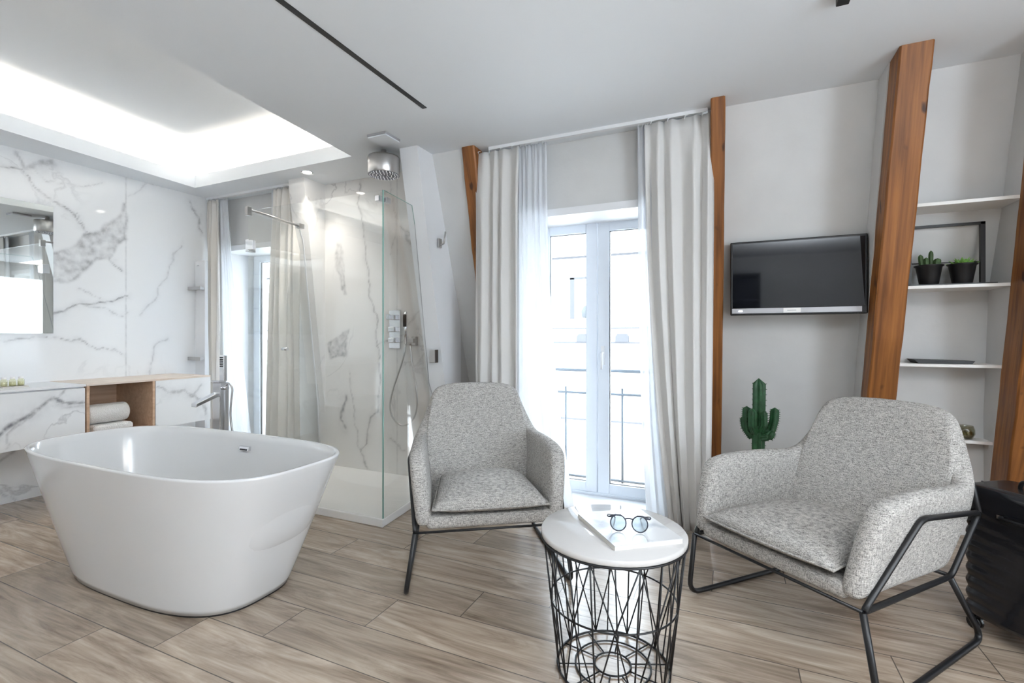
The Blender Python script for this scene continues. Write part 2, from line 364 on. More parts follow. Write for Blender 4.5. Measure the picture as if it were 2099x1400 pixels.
def veined(name, fn, a0, a1, b0, b1, veins, patches, m, step=.011, parent=None, joints=()):
    """a stone slab face as a fine grid whose 'vein' attribute carries the veins and drawn patches"""
    na = max(2, int((a1-a0)/step)); nb = max(2, int((b1-b0)/step))
    A, B = np.meshgrid(np.linspace(a0, a1, na), np.linspace(b0, b1, nb))
    wob = np.array([[mnoise.noise(Vector((x*7, y*7, 1.3))) for x in A[0]] for y in B[:, 0]])
    wob2 = np.array([[mnoise.noise(Vector((x*7, y*7, 8.3))) for x in A[0]] for y in B[:, 0]])
    fine = np.array([[mnoise.noise(Vector((x*28, y*28, 3.3))) for x in A[0]] for y in B[:, 0]])
    X = A+wob*.045+fine*.014; Y = B+wob2*.045+fine*.014
    val = np.zeros_like(A)
    def segd(pts):
        d = np.full_like(A, 9.)
        for (x0, y0), (x1, y1) in zip(pts[:-1], pts[1:]):
            dx, dy = x1-x0, y1-y0; L2 = dx*dx+dy*dy+1e-9
            t = np.clip(((X-x0)*dx+(Y-y0)*dy)/L2, 0, 1)
            d = np.minimum(d, np.hypot(X-x0-t*dx, Y-y0-t*dy))
        return d
    for wd, st, pts in veins:
        d = segd(pts); val = np.maximum(val, st*np.exp(-(d/wd)**2)); val = np.maximum(val, st*.22*np.exp(-(d/(wd*4))**2))
    for st, pts in patches:
        ins = np.zeros(A.shape, bool); q = pts
        for i in range(len(q)):
            x0, y0 = q[i-1]; x1, y1 = q[i]
            c = ((y0 > Y) != (y1 > Y)); ins ^= c & (X < (x1-x0)*(Y-y0)/(y1-y0+1e-12)+x0)
        d = segd(pts+[pts[0]])
        inner = st*(.45+.35*fine+.25*wob)*ins
        val = np.maximum(val, np.clip(inner, 0, 1)); val = np.maximum(val, st*.95*np.exp(-(d/.016)**2)*(.55+.6*np.clip(wob+.3, 0, 1)))
    for j in joints:
        val = np.where(np.abs(A-j) < step*.55, np.maximum(val, .28), val)
    mb = MB(); mb.grid([[fn(a, b_) for a in A[0]] for b_ in B[:, 0]], smooth=False)
    ob = mb.build(name, m, parent, fix=False)
    at = ob.data.attributes.new('vein', 'FLOAT', 'POINT'); at.data.foreach_set('value', np.clip(val, 0, 1).astype(np.float32).ravel())
    return ob

# ------------------------------------------------------------------ setting
ZC = 2.57
XL, XR, YB = -4.75, 2.7, -2.6
struct(MB().box(XL-.2, XR+.2, YB-.2, 4.6, -.12, 0).build('floor', 'floor', origin=(0, 0, 0)))
# ceiling with the cove over the bath
hole = [(-4.16, -1.5), (-2.24, -1.5), (-2.63, 2.86), (-4.50, 2.87)]
outer = [(XL-.2, YB-.2), (XR+.2, YB-.2), (XR+.2, 4.6), (XL-.2, 4.6)]
mb = MB()
for i in range(4):
    j = (i+1) % 4
    mb.add([(*outer[i], ZC), (*outer[j], ZC), (*hole[j], ZC), (*hole[i], ZC)], [(0, 1, 2, 3)])
def grow(q, d):
    cx = sum(p[0] for p in q)/4; cy = sum(p[1] for p in q)/4
    return [(p[0]+(d if p[0] > cx else -d), p[1]+(d if p[1] > cy else -d)) for p in q]
h2 = grow(hole, .20); z1, z2 = ZC+.11, ZC+.33; h3 = grow(hole, .012)
for i in range(4):
    j = (i+1) % 4
    mb.add([(*hole[i], ZC), (*hole[j], ZC), (*hole[j], z1), (*hole[i], z1)], [(0, 1, 2, 3)])
    mb.add([(*hole[i], z1), (*hole[j], z1), (*h3[j], z1), (*h3[i], z1)], [(0, 1, 2, 3)])
    mb.add([(*h3[i], z1), (*h3[j], z1), (*h3[j], z1-.05), (*h3[i], z1-.05)], [(0, 1, 2, 3)])
    mb.add([(*h3[i], z1-.05), (*h3[j], z1-.05), (*h2[j], z1-.05), (*h2[i], z1-.05)], [(0, 1, 2, 3)])
    mb.add([(*h2[i], z1-.05), (*h2[j], z1-.05), (*h2[j], z2), (*h2[i], z2)], [(0, 1, 2, 3)])
mb.add([(*p, z2) for p in h2], [(0, 1, 2, 3)])
struct(mb.build('ceiling', 'ceiling', origin=(0, 0, 0), fix=False))
hs = grow(hole, .07)
t = thing('cove_light_strip', 'warm light strip hidden behind the lip of the ceiling recess above the bathtub', 'light', (hs[0][0], 0, z1-.05))
for i, j in ((2, 3), (3, 0), (0, 1), (1, 2)):
    MB().tube([(*hs[i], z1-.043), (*hs[j], z1-.043)], .007, 6).build('light_strip', 'led', t)
MB().box(-1.690, -1.660, -2.2, 2.435, ZC-.003, ZC+.03).build('ceiling_slot', 'black', origin=(-1.66, 0, ZC-.003))
tag(bpy.data.objects['ceiling_slot'], 'long thin black linear track let into the white ceiling', 'light track')

SL = .33
def lean(y0, z): return y0+SL*(ZC-z)
# slanted wall behind the television
def slab(poly, x0, x1, name, m):   # poly in (y,z), extruded along x
    return MB().prism(poly, lambda a, b_, t: (t, a, b_), x0, x1).build(name, m)
struct(slab([(3.16, ZC), (lean(3.16, 0), 0), (lean(3.16, 0)+.15, 0), (3.31, ZC)], -.13, .86, 'wall_television', 'plaster'))
# nook wall behind the shelves
struct(slab([(3.16, ZC), (3.42, 1.87), (3.6, 1.47), (3.74, .72), (3.8, 0), (4.0, 0), (3.9, 1), (3.35, ZC)], .80, 1.42, 'wall_nook', 'plaster'))
# side returns next to the posts
def fin(x0t, x1t, x0b, x1b, name):
    return struct(MB().hexa([(x0b, lean(2.985, 0), 0), (x1b, lean(2.985, 0), 0), (x0b, 4.05, 0), (x1b, 4.05, 0), (x0t, 2.985, ZC), (x1t, 2.985, ZC), (x0t, 3.3, ZC), (x1t, 3.3, ZC)]).build(name, 'plaster'))
fin(.715, .85, .712, .85, 'wall_return_shelf')
struct(MB().hexa([(-.150, lean(3.142, 0), 0), (-.080, lean(3.142, 0), 0), (-.150, 4.05, 0), (-.080, 4.05, 0), (-.103, 3.142, ZC), (-.037, 3.142, ZC), (-.103, 3.4, ZC), (-.037, 3.4, ZC)]).build('wall_return_window', 'plaster'))
struct(MB().hexa([(1.375, lean(2.985, 0), 0), (3.0, lean(2.985, 0), 0), (1.375, 4.05, 0), (3.0, 4.05, 0), (1.28, 2.985, ZC), (3.0, 2.985, ZC), (1.28, 3.3, ZC), (3.0, 3.3, ZC)]).build('wall_return_right', 'plaster'))
# wall between shower pillar and the window bay
struct(slab([(3.08, ZC), (3.08+.34*ZC, 0), (4.1, 0), (3.4, ZC)], -2.12, -1.70, 'wall_slanted_centre', 'plaster'))
# window bay walls
def baywall(x0, x1, ox0, ox1, name, jamb):
    mb = MB()
    mb.box(x0, ox0, 3.27, 3.75, 0, ZC); mb.box(ox1, x1, 3.27, 3.75, 0, ZC); mb.box(ox0, ox1, 3.27, 3.75, 2.095, ZC)
    return struct(mb.build(name, 'plaster'))
baywall(-1.70, -.16, -1.42, -.43, 'wall_window_bay', 0)
baywall(XL-.2, -3.40, -4.66, -3.66, 'wall_bathroom_bay', 0)
# shower back wall (marble) and pilasters
S = lambda L: [tuple(p) for p in L]
shv = [(.008, .75, S([[-2.958, 2.517], [-2.942, 2.26], [-2.888, 2.039], [-2.867, 1.798], [-2.84, 1.569], [-2.761, 1.379], [-2.761, 1.142], [-2.714, 0.868], [-2.745, .6], [-2.782, 0.528], [-2.83, 0.412], [-2.867, 0.282], [-2.931, 0.2], [-2.867, 0.08]])),
       (.007, .6, S([[-2.745, 1.129], [-2.617, 1.179], [-2.457, 1.24]])), (.014, .8, S([[-3.107, 0.683], [-3.158, 0.464], [-3.119, 0.38]])),
       (.012, .6, S([[-2.617, 0.326], [-2.556, 0.282], [-2.481, 0.252]])), (.008, .7, S([[-2.50, 2.12], [-2.427, 2.026], [-2.393, 1.926]])),
       (.008, .6, S([[-2.34, 1.264], [-2.269, 1.156]])), (.006, .5, S([[-3.05, .9], [-3.0, .5], [-2.95, .2]])), (.005, .4, S([[-2.6, 2.5], [-2.55, 2.2], [-2.6, 1.9]]))]
sh_reflect = [(.8, S([[-3.203, 2.026], [-3.215, 1.765], [-3.10, 1.58], [-3.14, 1.78], [-3.17, 1.95]])), (.85, S([[-3.284, 1.139], [-3.091, 1.243], [-3.091, 1.062], [-3.255, 0.995]]))]  # grey patches: a reflection painted into the stone colour
struct(veined('wall_shower', lambda a, b_: (a, 3.30, b_), -3.50, -2.08, 0, ZC, shv, sh_reflect, 'marble_warm', joints=(-2.55,)))
struct(MB().box(-3.5, -2.07, 3.302, 4.15, 0, ZC).build('wall_shower_core', 'plaster'))
def pilaster(x0, x1, yt, yb, m, name):
    return struct(MB().hexa([(x0, yb, 0), (x1, yb, 0), (x0, 3.5, 0), (x1, 3.5, 0), (x0, yt, ZC), (x1, yt, ZC), (x0, 3.5, ZC), (x1, 3.5, ZC)]).build(name, m))
pilaster(-2.205, -2.05, 2.885, 3.43, 'white', 'wall_shower_pillar')
pilaster(-3.53, -3.345, 3.06, 3.36, 'marble_warm', 'wall_marble_pilaster')
# left marble wall
V = [(.007, .7, [[2.319, 1.863], [2.372, 1.821], [2.437, 1.767]]), (.008, .75, [[1.928, 1.349], [1.994, 1.397], [2.118, 1.442], [2.233, 1.473], [2.437, 1.528]]),
     (.005, .45, [[2.118, 1.442], [2.233, 1.425], [2.437, 1.41]]), (.008, .7, [[1.648, 2.399], [1.752, 2.414], [1.848, 2.316], [2.009, 2.228], [2.199, 2.036]]),
     (.016, .55, [[1.726, 2.53], [1.766, 2.437], [1.848, 2.481], [1.934, 2.527]]), (.005, .4, [[1.834, 2.458], [1.949, 2.401], [2.102, 2.375], [2.25, 2.497]]),
     (.006, .6, [[1.648, 1.137], [1.807, 1.214], [1.979, 1.189], [2.118, 1.2], [2.284, 1.099], [2.415, 1.024]]), (.006, .35, [[2.539, 1.38], [2.678, 1.554], [2.783, 1.787], [2.901, 2.078]]),
     (.006, .4, [[2.598, 0.831], [2.67, 1.09], [2.783, 1.2]]), (.005, .5, [[2.102, 2.173], [2.199, 2.036]]), (.012, .6, [[2.983, 2.492], [3.087, 2.35], [3.106, 2.21]]),
     (.005, .3, [[2.452, 2.422], [2.598, 2.547], [2.72, 2.56]]), (.005, .35, [[2.102, 1.589], [2.216, 1.512]]), (.005, .35, [[1.648, 1.652], [1.807, 1.743], [1.914, 1.832]]),
     (.01, .6, [[1.644, 0.285], [1.788, 0.43], [1.871, 0.468]]), (.008, .5, [[1.631, 0.099], [1.734, 0.005]]), (.008, .5, [[1.2, .3], [1.4, .2], [1.63, .1]])]
Pp = [(.72, [(2.437, 2.313), (2.354, 2.189), (2.284, 2.073), (2.166, 2.022), (2.07, 1.926), (1.979, 1.824), (1.92, 1.789), (1.92, 1.654), (2.009, 1.649), (2.102, 1.686), (2.233, 1.842), (2.319, 1.875), (2.372, 1.986), (2.437, 2.061)])]
struct(veined('wall_left', lambda a, b_: (XL, a, b_), .9, 3.29, 0, ZC, V, Pp, 'marble', joints=(1.28, 2.437,)))
struct(MB().box(XL-.2, XL-.002, YB, 3.4, 0, ZC).build('wall_left_core', 'marble'))
# rest of the room: right wall with added unseen opening for light, back wall
mb = MB(); mb.box(XR, XR+.2, .9, 3.4, 0, ZC); mb.box(XR, XR+.2, -.8, .9, 0, .7); mb.box(XR, XR+.2, -.8, .9, 2.3, ZC); mb.box(XR, XR+.2, YB, -.8, 0, ZC)
struct(mb.build('wall_right', 'plaster'))
mb = MB(); mb.box(XL, XR, YB-.2, YB, 0, ZC)
struct(mb.build('wall_back', 'plaster'))

# timber posts
def post(xt0, xt1, xb0, xb1, yf, yb, label, bow=0):
    n = 26; o = []
    mb = MB(); rows = []
    for i in range(n+1):
        tt = i/n; z = ZC*tt; a = xb0+(xt0-xb0)*tt; c = xb1+(xt1-xb1)*tt; y = lean(yf, z); y2 = lean(yb, z)
        j = lambda k, am=.004: am*mnoise.noise(Vector((k*3.1+xt0*9, z*4.5, 0)))+am*.5*mnoise.noise(Vector((k*7+xt0, z*15, 2)))
        ch = .008
        rows.append([(a+j(1)+ch, y+j(2), z), (c+j(3)-ch, y+j(2), z), (c+j(3), y+j(2)+ch, z), (c+j(4), y2, z), (a+j(5), y2, z), (a+j(1), y+j(2)+ch, z)])
    rows = rows
    mb.grid(rows, smooth=False, cu=True)
    mb.add(rows[0], [(0, 1, 2, 3, 4, 5)]); mb.add(rows[-1], [(5, 4, 3, 2, 1, 0)])
    return tag(mb.build('timber_post', 'beam'), label, 'timber post', None)
post(-1.785, -1.68, -1.93, -1.82, 3.05, 3.18, 'slanted brown timber post mostly hidden by the curtain left of the balcony door')
post(-.108, -.032, -.158, -.073, 3.01, 3.14, 'narrow brown timber post between the balcony door curtain and the television')
post(.722, .855, .712, .85, 2.835, 2.985, 'wide brown timber post between the television and the shelves')
post(1.262, 1.40, 1.385, 1.47, 2.80, 2.985, 'brown timber post at the right edge, beyond the shelves and behind the suitcase')

# ------------------------------------------------------------------ french doors, railing, building outside
def french_door(name, x0, x1, label_n, yd=3.62, z1=2.07):
    root = bpy.data.objects.new(name, None); COL.objects.link(root); root.location = ((x0+x1)/2, yd, 0); root['kind'] = 'structure'
    root['label'] = label_n; root['category'] = 'door'
    fr = MB(); fr.box(x0, x0+.045, yd-.03, yd+.05, .0, z1+.04); fr.box(x1-.045, x1, yd-.03, yd+.05, 0, z1+.04); fr.box(x0, x1, yd-.03, yd+.05, z1, z1+.05); fr.box(x0, x1, yd-.05, yd+.05, 0, .03)
    fr.build('door_frame', 'pvc', root, bevel=.004)
    xm = (x0+x1)/2
    for a, c in ((x0+.03, xm-.003), (xm+.003, x1-.03)):
        lf = MB(); s_ = .085
        lf.box(a, a+s_, yd-.045, yd+.02, .03, z1); lf.box(c-s_, c, yd-.045, yd+.02, .03, z1); lf.box(a+s_, c-s_, yd-.045, yd+.02, .03, .105); lf.box(a+s_, c-s_, yd-.045, yd+.02, z1-.085, z1)
        leaf = lf.build('door_leaf', 'pvc', root, bevel=.006)
        MB().box(a+s_-.006, c-s_+.006, yd-.015, yd-.003, .1, z1-.08).build('pane', 'glass', leaf)
        g = MB(); q = .004
        g.box(a+s_, a+s_+q, yd-.03, yd-.014, .105, z1-.085); g.box(c-s_-q, c-s_, yd-.03, yd-.014, .105, z1-.085); g.box(a+s_, c-s_, yd-.03, yd-.014, .105, .105+q); g.box(a+s_, c-s_, yd-.03, yd-.014, z1-.085-q, z1-.085)
        g.build('gasket', 'black', leaf)
    h = MB(); h.box(xm+.03, xm+.055, yd-.058, yd-.045, .99, 1.13); h.tube(fillet([(xm+.042, yd-.05, 1.08), (xm+.042, yd-.09, 1.08), (xm+.042, yd-.09, .96)], .02), .009, 8)
    h.build('door_handle', 'white', root)
    return root
french_door('door_1', -1.41, -.42, 'white double balcony door between the grey curtains')
french_door('door_2', -4.66, -3.66, 'white double door behind the bathroom curtains')
struct(MB().box(-1.43, -.42, 3.27, 3.56, 0, .012).build('trim_1', 'white'))
struct(MB().box(-1.42, -.43, 3.24, 3.60, 2.05, 2.10).build('trim_2', 'white'))
struct(MB().box(-4.66, -3.66, 3.24, 3.60, 2.05, 2.10).build('trim_3', 'white'))

def railing(x0, x1, label):
    t = thing('balcony_railing', label, 'railing', ((x0+x1)/2, 3.95, -.05), group=None)
    MB().tube([(x0, 3.95, .92), (x1, 3.95, .92)], .014, 8).build('top_rail', 'rail', t)
    MB().tube([(x0, 3.95, .73), (x1, 3.95, .73)], .011, 8).build('middle_rail', 'rail', t)
    MB().tube([(x0, 3.95, .03), (x1, 3.95, .03)], .011, 8).build('bottom_rail', 'rail', t)
    n = int((x1-x0)/.225)
    for i in range(n+1):
        x = x0+(x1-x0)*i/n
        MB().tube([(x, 3.95, -.05), (x, 3.95, .92 if i % 2 == 0 else .78)], .010, 8).build('baluster', 'rail', t)
railing(-2.0, 0.15, 'grey metal balcony railing outside the right-hand double door')
railing(-5.0, -3.0, 'grey metal balcony railing outside the bathroom door')
struct(MB().box(-5.2, .4, 3.75, 4.15, -.15, -.05).build('balcony_slab', 'street'))
struct(MB().box(-30, 30, 4.2, 40, -7, -6.9).build('street_ground', 'street'))
bd = thing('building', 'pale building across the street seen through the balcony door', 'building', (-3, 12, -6.9))
mb = MB(); mb.box(-16, 12, 12, 16, -6.9, 3.25); mb.build('wall', 'facade', bd)
mb = MB(); mb.prism([(11.85, 3.25), (15.9, 5.2), (15.9, 3.25)], lambda a, b_, t_: (t_, a, b_), -16, 12); mb.build('roof', 'facade', bd)
mb = MB(); mb.box(-16, 12, 11.93, 12.0, 1.39, 1.43); mb.box(-16, 12, 11.9, 12, 1.03, 1.07); mb.box(-16, 12, 11.95, 12, 3.2, 3.25); mb.box(-16, 12, 11.93, 12, -.92, -.88); mb.build('cornice', 'facade_mid', bd)
for k in range(-9, 6):
    x = -3.42+k*.98
    p = MB()
    p.prism([(x-.16, 1.07), (x+.16, 1.07), (x+.16, 1.2), (x+.11, 1.27), (x-.11, 1.27), (x-.16, 1.2)], lambda a, b_, t_: (a, t_, b_), 11.88, 12.0)
    p.build('corbel', 'facade_mid', bd)
for k in range(-2, 3):
    x = -3.72+k*3.9
    f = MB().box(x-.06, x+.06, 11.95, 12, 1.65, 2.7).box(x+.62, x+.70, 11.95, 12, 1.65, 2.7).box(x-.06, x+.7, 11.95, 12, 2.66, 2.72).build('window', 'facade_mid', bd)
    MB().box(x+.06, x+.62, 11.97, 12, 1.65, 2.66).build('pane', 'facade', f)
    MB().lathe([(.02, 0), (.14, .02), (.16, .18), (.1, .3), (.02, .33)], (x+.42, 11.9, 1.66), 12).build('planter', 'facade_dark', f)

# ------------------------------------------------------------------ curtains
def sheet(x0t, x1t, x0b, x1b, y, yb, z0, z1, folds, amp, seed, pinch=.5, bulge=0, ease=1.0):
    nx = folds*10; nz = 34; rows = []
    for k in range(nz+1):
        tt = k/nz; z = z1+(z0-z1)*tt; e = tt**ease
        a = x0t+(x0b-x0t)*e-bulge*math.sin(PI*tt); c = x1t+(x1b-x1t)*e
        row = []
        for i in range(nx+1):
            u = i/nx; ph = 2*PI*folds*u + .9*math.sin(2*PI*u*1.7+seed)+.35*math.sin(5*tt+seed*2+u*6)
            am = amp*(.35 + .65*min(1, tt*6)) * (.75+.5*mnoise.noise(Vector((u*folds*.9, tt*1.2, seed))))
            x = a+(c-a)*u+ .12*amp*math.sin(2*ph)*min(1, tt*5)
            yy = y+(yb-y)*tt+am*math.sin(ph)+.006*mnoise.noise(Vector((u*9, tt*5, seed+4)))
            if tt < .045: yy += .006*math.sin(ph*2)
            row.append((x, yy, z))
        rows.append(row)
    return rows
def curtain(name, label, cat, matn, args, header=True, group=None):
    rows = sheet(*args); xs = [p[0] for r in rows for p in r]; y = args[4]
    t = thing(name, label, cat, ((min(xs)+max(xs))/2, y, args[6]), group=group)
    MB().grid(rows, smooth=True).build('fabric', matn, t, solid=.004 if matn != 'sheer' else .0015, fix=False)
    if header:
        n = args[8]
        for i in range(n):
            x = args[0]+(args[1]-args[0])*(i+.5)/n
            MB().tube([(x-.012, y, args[7]-.01), (x-.006, y-.012, args[7]+.008), (x+.01, y-.006, args[7]+.012)], .003, 5).build('hook', 'white', t)
    return t
RT = ZC-.03
for x0, x1, lb in ((-1.60, -.13, 'white curtain rail on the ceiling above the balcony door'), (-4.73, -3.42, 'white curtain rail on the ceiling above the bathroom door')):
    tag(MB().box(x0, x1, 3.125, 3.155, ZC-.022, ZC).build('curtain_rail', 'white'), lb, 'curtain rail')
curtain('curtain', 'grey linen curtain gathered left of the balcony door, behind the left armchair', 'curtain', 'curtain', (-1.72, -1.36, -1.73, -1.38, 3.13, 3.16, .03, RT-.005, 4, .036, 1.0))
curtain('curtain', 'grey linen curtain gathered right of the balcony door, beside the narrow timber post', 'curtain', 'curtain', (-.50, -.10, -.34, -.125, 3.13, 3.12, .02, RT-.005, 4, .040, 3.0, .5, .0, 2.2))
curtain('sheer_curtain', 'translucent white sheer curtain between the left grey curtain and the balcony door', 'curtain', 'sheer', (-1.37, -1.16, -1.40, -.98, 3.15, 3.2, .02, RT, 5, .016, 5.0, .5, 0, 2.6))
curtain('sheer_curtain', 'thin strip of white sheer curtain beside the right grey curtain', 'curtain', 'sheer', (-.55, -.46, -.50, -.34, 3.16, 3.2, .02, RT, 3, .014, 7.0, .5, 0, 2.6))
curtain('curtain', 'cream curtain gathered at the left of the bathroom door, beside the towel radiator', 'curtain', 'curtain_cream', (-4.735, -4.55, -4.68, -4.52, 3.13, 3.12, .03, RT-.005, 3, .03, 2.0))
curtain('curtain', 'cream curtain gathered at the right of the bathroom door, seen through the shower glass', 'curtain', 'curtain_cream', (-3.79, -3.49, -3.80, -3.40, 3.13, 3.06, .03, RT-.005, 4, .035, 4.0, .5, 0, 1.2))
curtain('sheer_curtain', 'translucent white sheer curtain left side of the bathroom door, behind the bath tap', 'curtain', 'sheer', (-4.56, -4.44, -4.56, -4.12, 3.15, 3.2, .02, RT, 5, .016, 6.0, .5, 0, 1.3))
curtain('sheer_curtain', 'translucent white sheer curtain right side of the bathroom door, seen through the shower glass', 'curtain', 'sheer', (-3.85, -3.72, -4.02, -3.70, 3.15, 3.2, .02, RT, 4, .016, 8.0, .5, 0, 1.1))

# ------------------------------------------------------------------ television
tv = thing('television', 'black flat screen television on the wall between two timber posts', 'television', (.36, 3.35, 1.33))
x0, x1, z0, z1 = -.007, .708, 1.332, 1.79
MB().box(x0, x1, 3.35, 3.40, z0, z1).build('tv_body', 'blackp', tv, bevel=.006)
MB().box(x0+.014, x1-.014, 3.346, 3.352, z0+.045, z1-.014).build('screen', 'screen', tv)
st = MB().box(x0+.01, x1-.03, 3.343, 3.352, z0+.012, z0+.042).build('speaker_strip', 'silver', tv)
MB().box(.285, .375, 3.340, 3.3435, z0+.013, z0+.040).build('nameplate', 'shelf', st)
MB().box(.305, .352, 3.3385, 3.3403, z0+.0245, z0+.0285).build('nameplate_mark', 'silver', st)
MB().box(.04, .062, 3.340, 3.3435, z0+.022, z0+.029).build('standby_lamp', 'ledot', st)
MB().box(.3, .44, 3.40, 3.72, 1.48, 1.62).build('wall_mount', 'black', tv)

# ------------------------------------------------------------------ shelves and what stands on them
def shelfx(z): return 1.285+(1.372-1.285)*(ZC-z)/ZC
for z, yb, lb in ((1.9, 3.44, 'white wall shelf above the plant frame, topmost of the four'), (1.48, 3.62, 'white wall shelf carrying the black plant frame'), (1.045, 3.70, 'white wall shelf carrying the flat black tray'), (.6, 3.78, 'white wall shelf carrying the round glass bowl, lowest of the four')):
    tag(MB().box(.845, shelfx(z)+.002, lean(2.985, z)+.003, yb, z-.018, z).build('wall_shelf', 'shelf', bevel=.002), lb, 'shelf', 'white shelves in the wall nook')
fr = thing('plant_frame', 'black metal frame stand holding two small potted plants on a white shelf', 'plant stand', (1.08, 3.42, 1.48))
z = 1.48; Y = 3.43
MB().box(.905, .925, Y-.01, Y+.01, z, 1.82).build('upright', 'black', fr)
MB().box(1.222, 1.242, Y-.01, Y+.01, z, 1.82).build('upright', 'black', fr)
MB().box(.905, 1.242, Y-.01, Y+.01, 1.806, 1.82).build('top_bar', 'black', fr)
MB().box(.905, 1.275, Y-.055, Y+.055, z, z+.008).build('base_plate', 'black', fr)
MB().tube([(.915, Y, 1.61), (1.232, Y, 1.605)], .003, 6).build('ring_bar', 'black', fr)
def small_pot(x, label, kind):
    t = thing('potted_cactus' if kind == 'c' else 'potted_succulent', label, 'potted plant', (x, Y, z+.008))
    pb = MB().lathe([(.0, 0), (.040, 0), (.043, .004), (.058, .098), (.066, .104), (.066, .109), (.054, .107), (.052, .085), (0, .085)], (x, Y, z+.008), 28).build('pot', 'pot', t)
    MB().lathe([(0, .09), (.053, .088)], (x, Y, z+.008), 20).build('soil', 'soil', t)
    if kind == 'c':
        for dx, dy, h, r in ((-.03, 0, .088, .011), (-.012, -.012, .068, .012), (.008, .0, .108, .010), (.03, -.004, .062, .016), (.018, .02, .05, .012), (-.02, .02, .06, .01)):
            n_ = 9; rows = []
            for k in range(n_+1):
                tt = k/n_; rr = r*math.sqrt(max(0, 1-max(0, (tt-.7)/.3)**2))*(.85+.15*tt)+.0004
                rows.append([(x+dx+dx*.25*tt+rr*(1+.18*math.cos(6*2*PI*j/24))*math.cos(2*PI*j/24), Y+dy+rr*(1+.18*math.cos(6*2*PI*j/24))*math.sin(2*PI*j/24), z+.093+h*tt) for j in range(24)])
            MB().grid(rows, cu=True).build('stem', 'cactus2', t)
    else:
        for ring, (nn, rr, up, ln) in enumerate(((10, .014, .018, .060), (9, .010, .034, .050), (7, .004, .046, .034))):
            for k in range(nn):
                a = 2*PI*k/nn+ring*.4; d = Vector((math.cos(a), math.sin(a), 0)); s_ = Vector((-d.y, d.x, 0)); c = Vector((x, Y, z+.1))+d*rr
                rows = []
                for q in range(6):
                    tt = q/5; w_ = .012*math.sin(PI*min(1, .15+tt*.85))*(1 if tt < .99 else .05)+.0005; ctr = c+d*ln*tt+Vector((0, 0, up*tt**1.3+.004))
                    rows.append([ctr+s_*w_*math.cos(b_)+Vector((0, 0, w_*.35*math.sin(b_))) for b_ in [2*PI*i/8 for i in range(8)]])
                mb_ = MB().grid(rows, cu=True); mb_.build('leaf', 'succ', t)
    return t
small_pot(1.004, 'small black pot of upright dark green cacti, left of two in the black frame', 'c')
small_pot(1.148, 'small black pot with a pale green rosette succulent, right of two in the black frame', 's')
t = MB(); t.prism([(.964, 1.068), (.985, 1.0455), (1.222, 1.0455), (1.235, 1.063)], lambda a, b_, q: (a, q, b_), 3.52, 3.66)
tag(t.build('serving_tray', 'black'), 'flat black tray lying on the third white shelf', 'tray')
b_ = thing('glass_bowl', 'small round glass bowl with olive filling on the lowest shelf', 'bowl', (1.255, 3.70, .6))
MB().lathe([(.018, 0), (.03, .003), (.042, .03), (.041, .055), (.033, .078), (.031, .077), (.038, .054), (.039, .031), (.028, .006), (0, .005)], (1.255, 3.70, .6), 28).build('bowl', 'bowl', b_)
MB().lathe([(.0, .008), (.027, .009), (.036, .03), (.034, .042), (.02, .046), (0, .04)], (1.255, 3.70, .6), 20).build('filling', 'olive', b_)

# ------------------------------------------------------------------ floor cactus behind the right armchair
cx_, cy_ = .145, 3.30
ct = thing('potted_cactus', 'tall branching green cactus behind the right armchair', 'potted plant', (cx_, cy_, 0))
MB().lathe([(0, 0), (.11, 0), (.115, .01), (.14, .30), (.145, .31), (.13, .31), (.125, .27), (0, .27)], (cx_, cy_, 0), 36).build('pot', 'ceramic', ct)
MB().lathe([(0, .285), (.127, .28)], (cx_, cy_, 0), 24).build('soil', 'soil', ct)
def cstem(path, r, ribs=5, top=True):
    P_ = [Vector(p) for p in path]; seg = []
    for a, b2 in zip(P_[:-1], P_[1:]):
        for k in range(6): seg.append(a+(b2-a)*k/6)
    seg.append(P_[-1]); n_ = len(seg); mb = MB(); rows = []; up = Vector((1, 0, 0)); nn = ribs*8
    L_ = sum((seg[i+1]-seg[i]).length for i in range(n_-1)); acc = 0
    for i, p in enumerate(seg):
        if i: acc += (p-seg[i-1]).length
        rem = L_-acc; k = math.sqrt(max(0.0, 1-max(0, 1-rem/(r*1.3))**2)) if top else 1
        t_ = (seg[min(n_-1, i+1)]-seg[max(0, i-1)]).normalized(); u = (up-t_*up.dot(t_)).normalized(); v = t_.cross(u); rr = r*k+.0005
        rows.append([p+(u*math.cos(2*PI*j/nn)+v*math.sin(2*PI*j/nn))*rr*(1+.22*math.cos(ribs*2*PI*j/nn)) for j in range(nn)])
    mb.grid(rows, cu=True)
    # spines on the ribs
    for i in range(1, n_-1, 1):
        for q in range(ribs):
            p = rows[i][q*8]; d = (p-seg[i]).normalized()
            mb.tube([p, p+d*.007], [.0022, .0006], 4, caps=False)
    return mb
M_ = lambda dx, z_, dy=0: (cx_+dx, cy_+dy, z_)
cstem([M_(0, .28), M_(0, .5), M_(.004, .75), M_(.006, .948)], .031).build('stem', 'cactus', ct)
for path, r in (([M_(.02, .60), M_(.07, .63), M_(.088, .70), M_(.092, .775)], .020), ([M_(.02, .59, -.02), M_(.06, .60, -.03), M_(.078, .64, -.03)], .018),
                ([M_(-.02, .60), M_(-.055, .63), M_(-.062, .70), M_(-.06, .775)], .019), ([M_(-.015, .62, -.03), M_(-.03, .66, -.05), M_(-.03, .77, -.05)], .020),
                ([M_(-.03, .58, .02), M_(-.07, .64, .02), M_(-.08, .71, .02)], .016), ([M_(.015, .63, -.035), M_(.032, .67, -.045), M_(.032, .76, -.045)], .015)):
    cstem(path, r, 4).build('branch', 'cactus', ct)

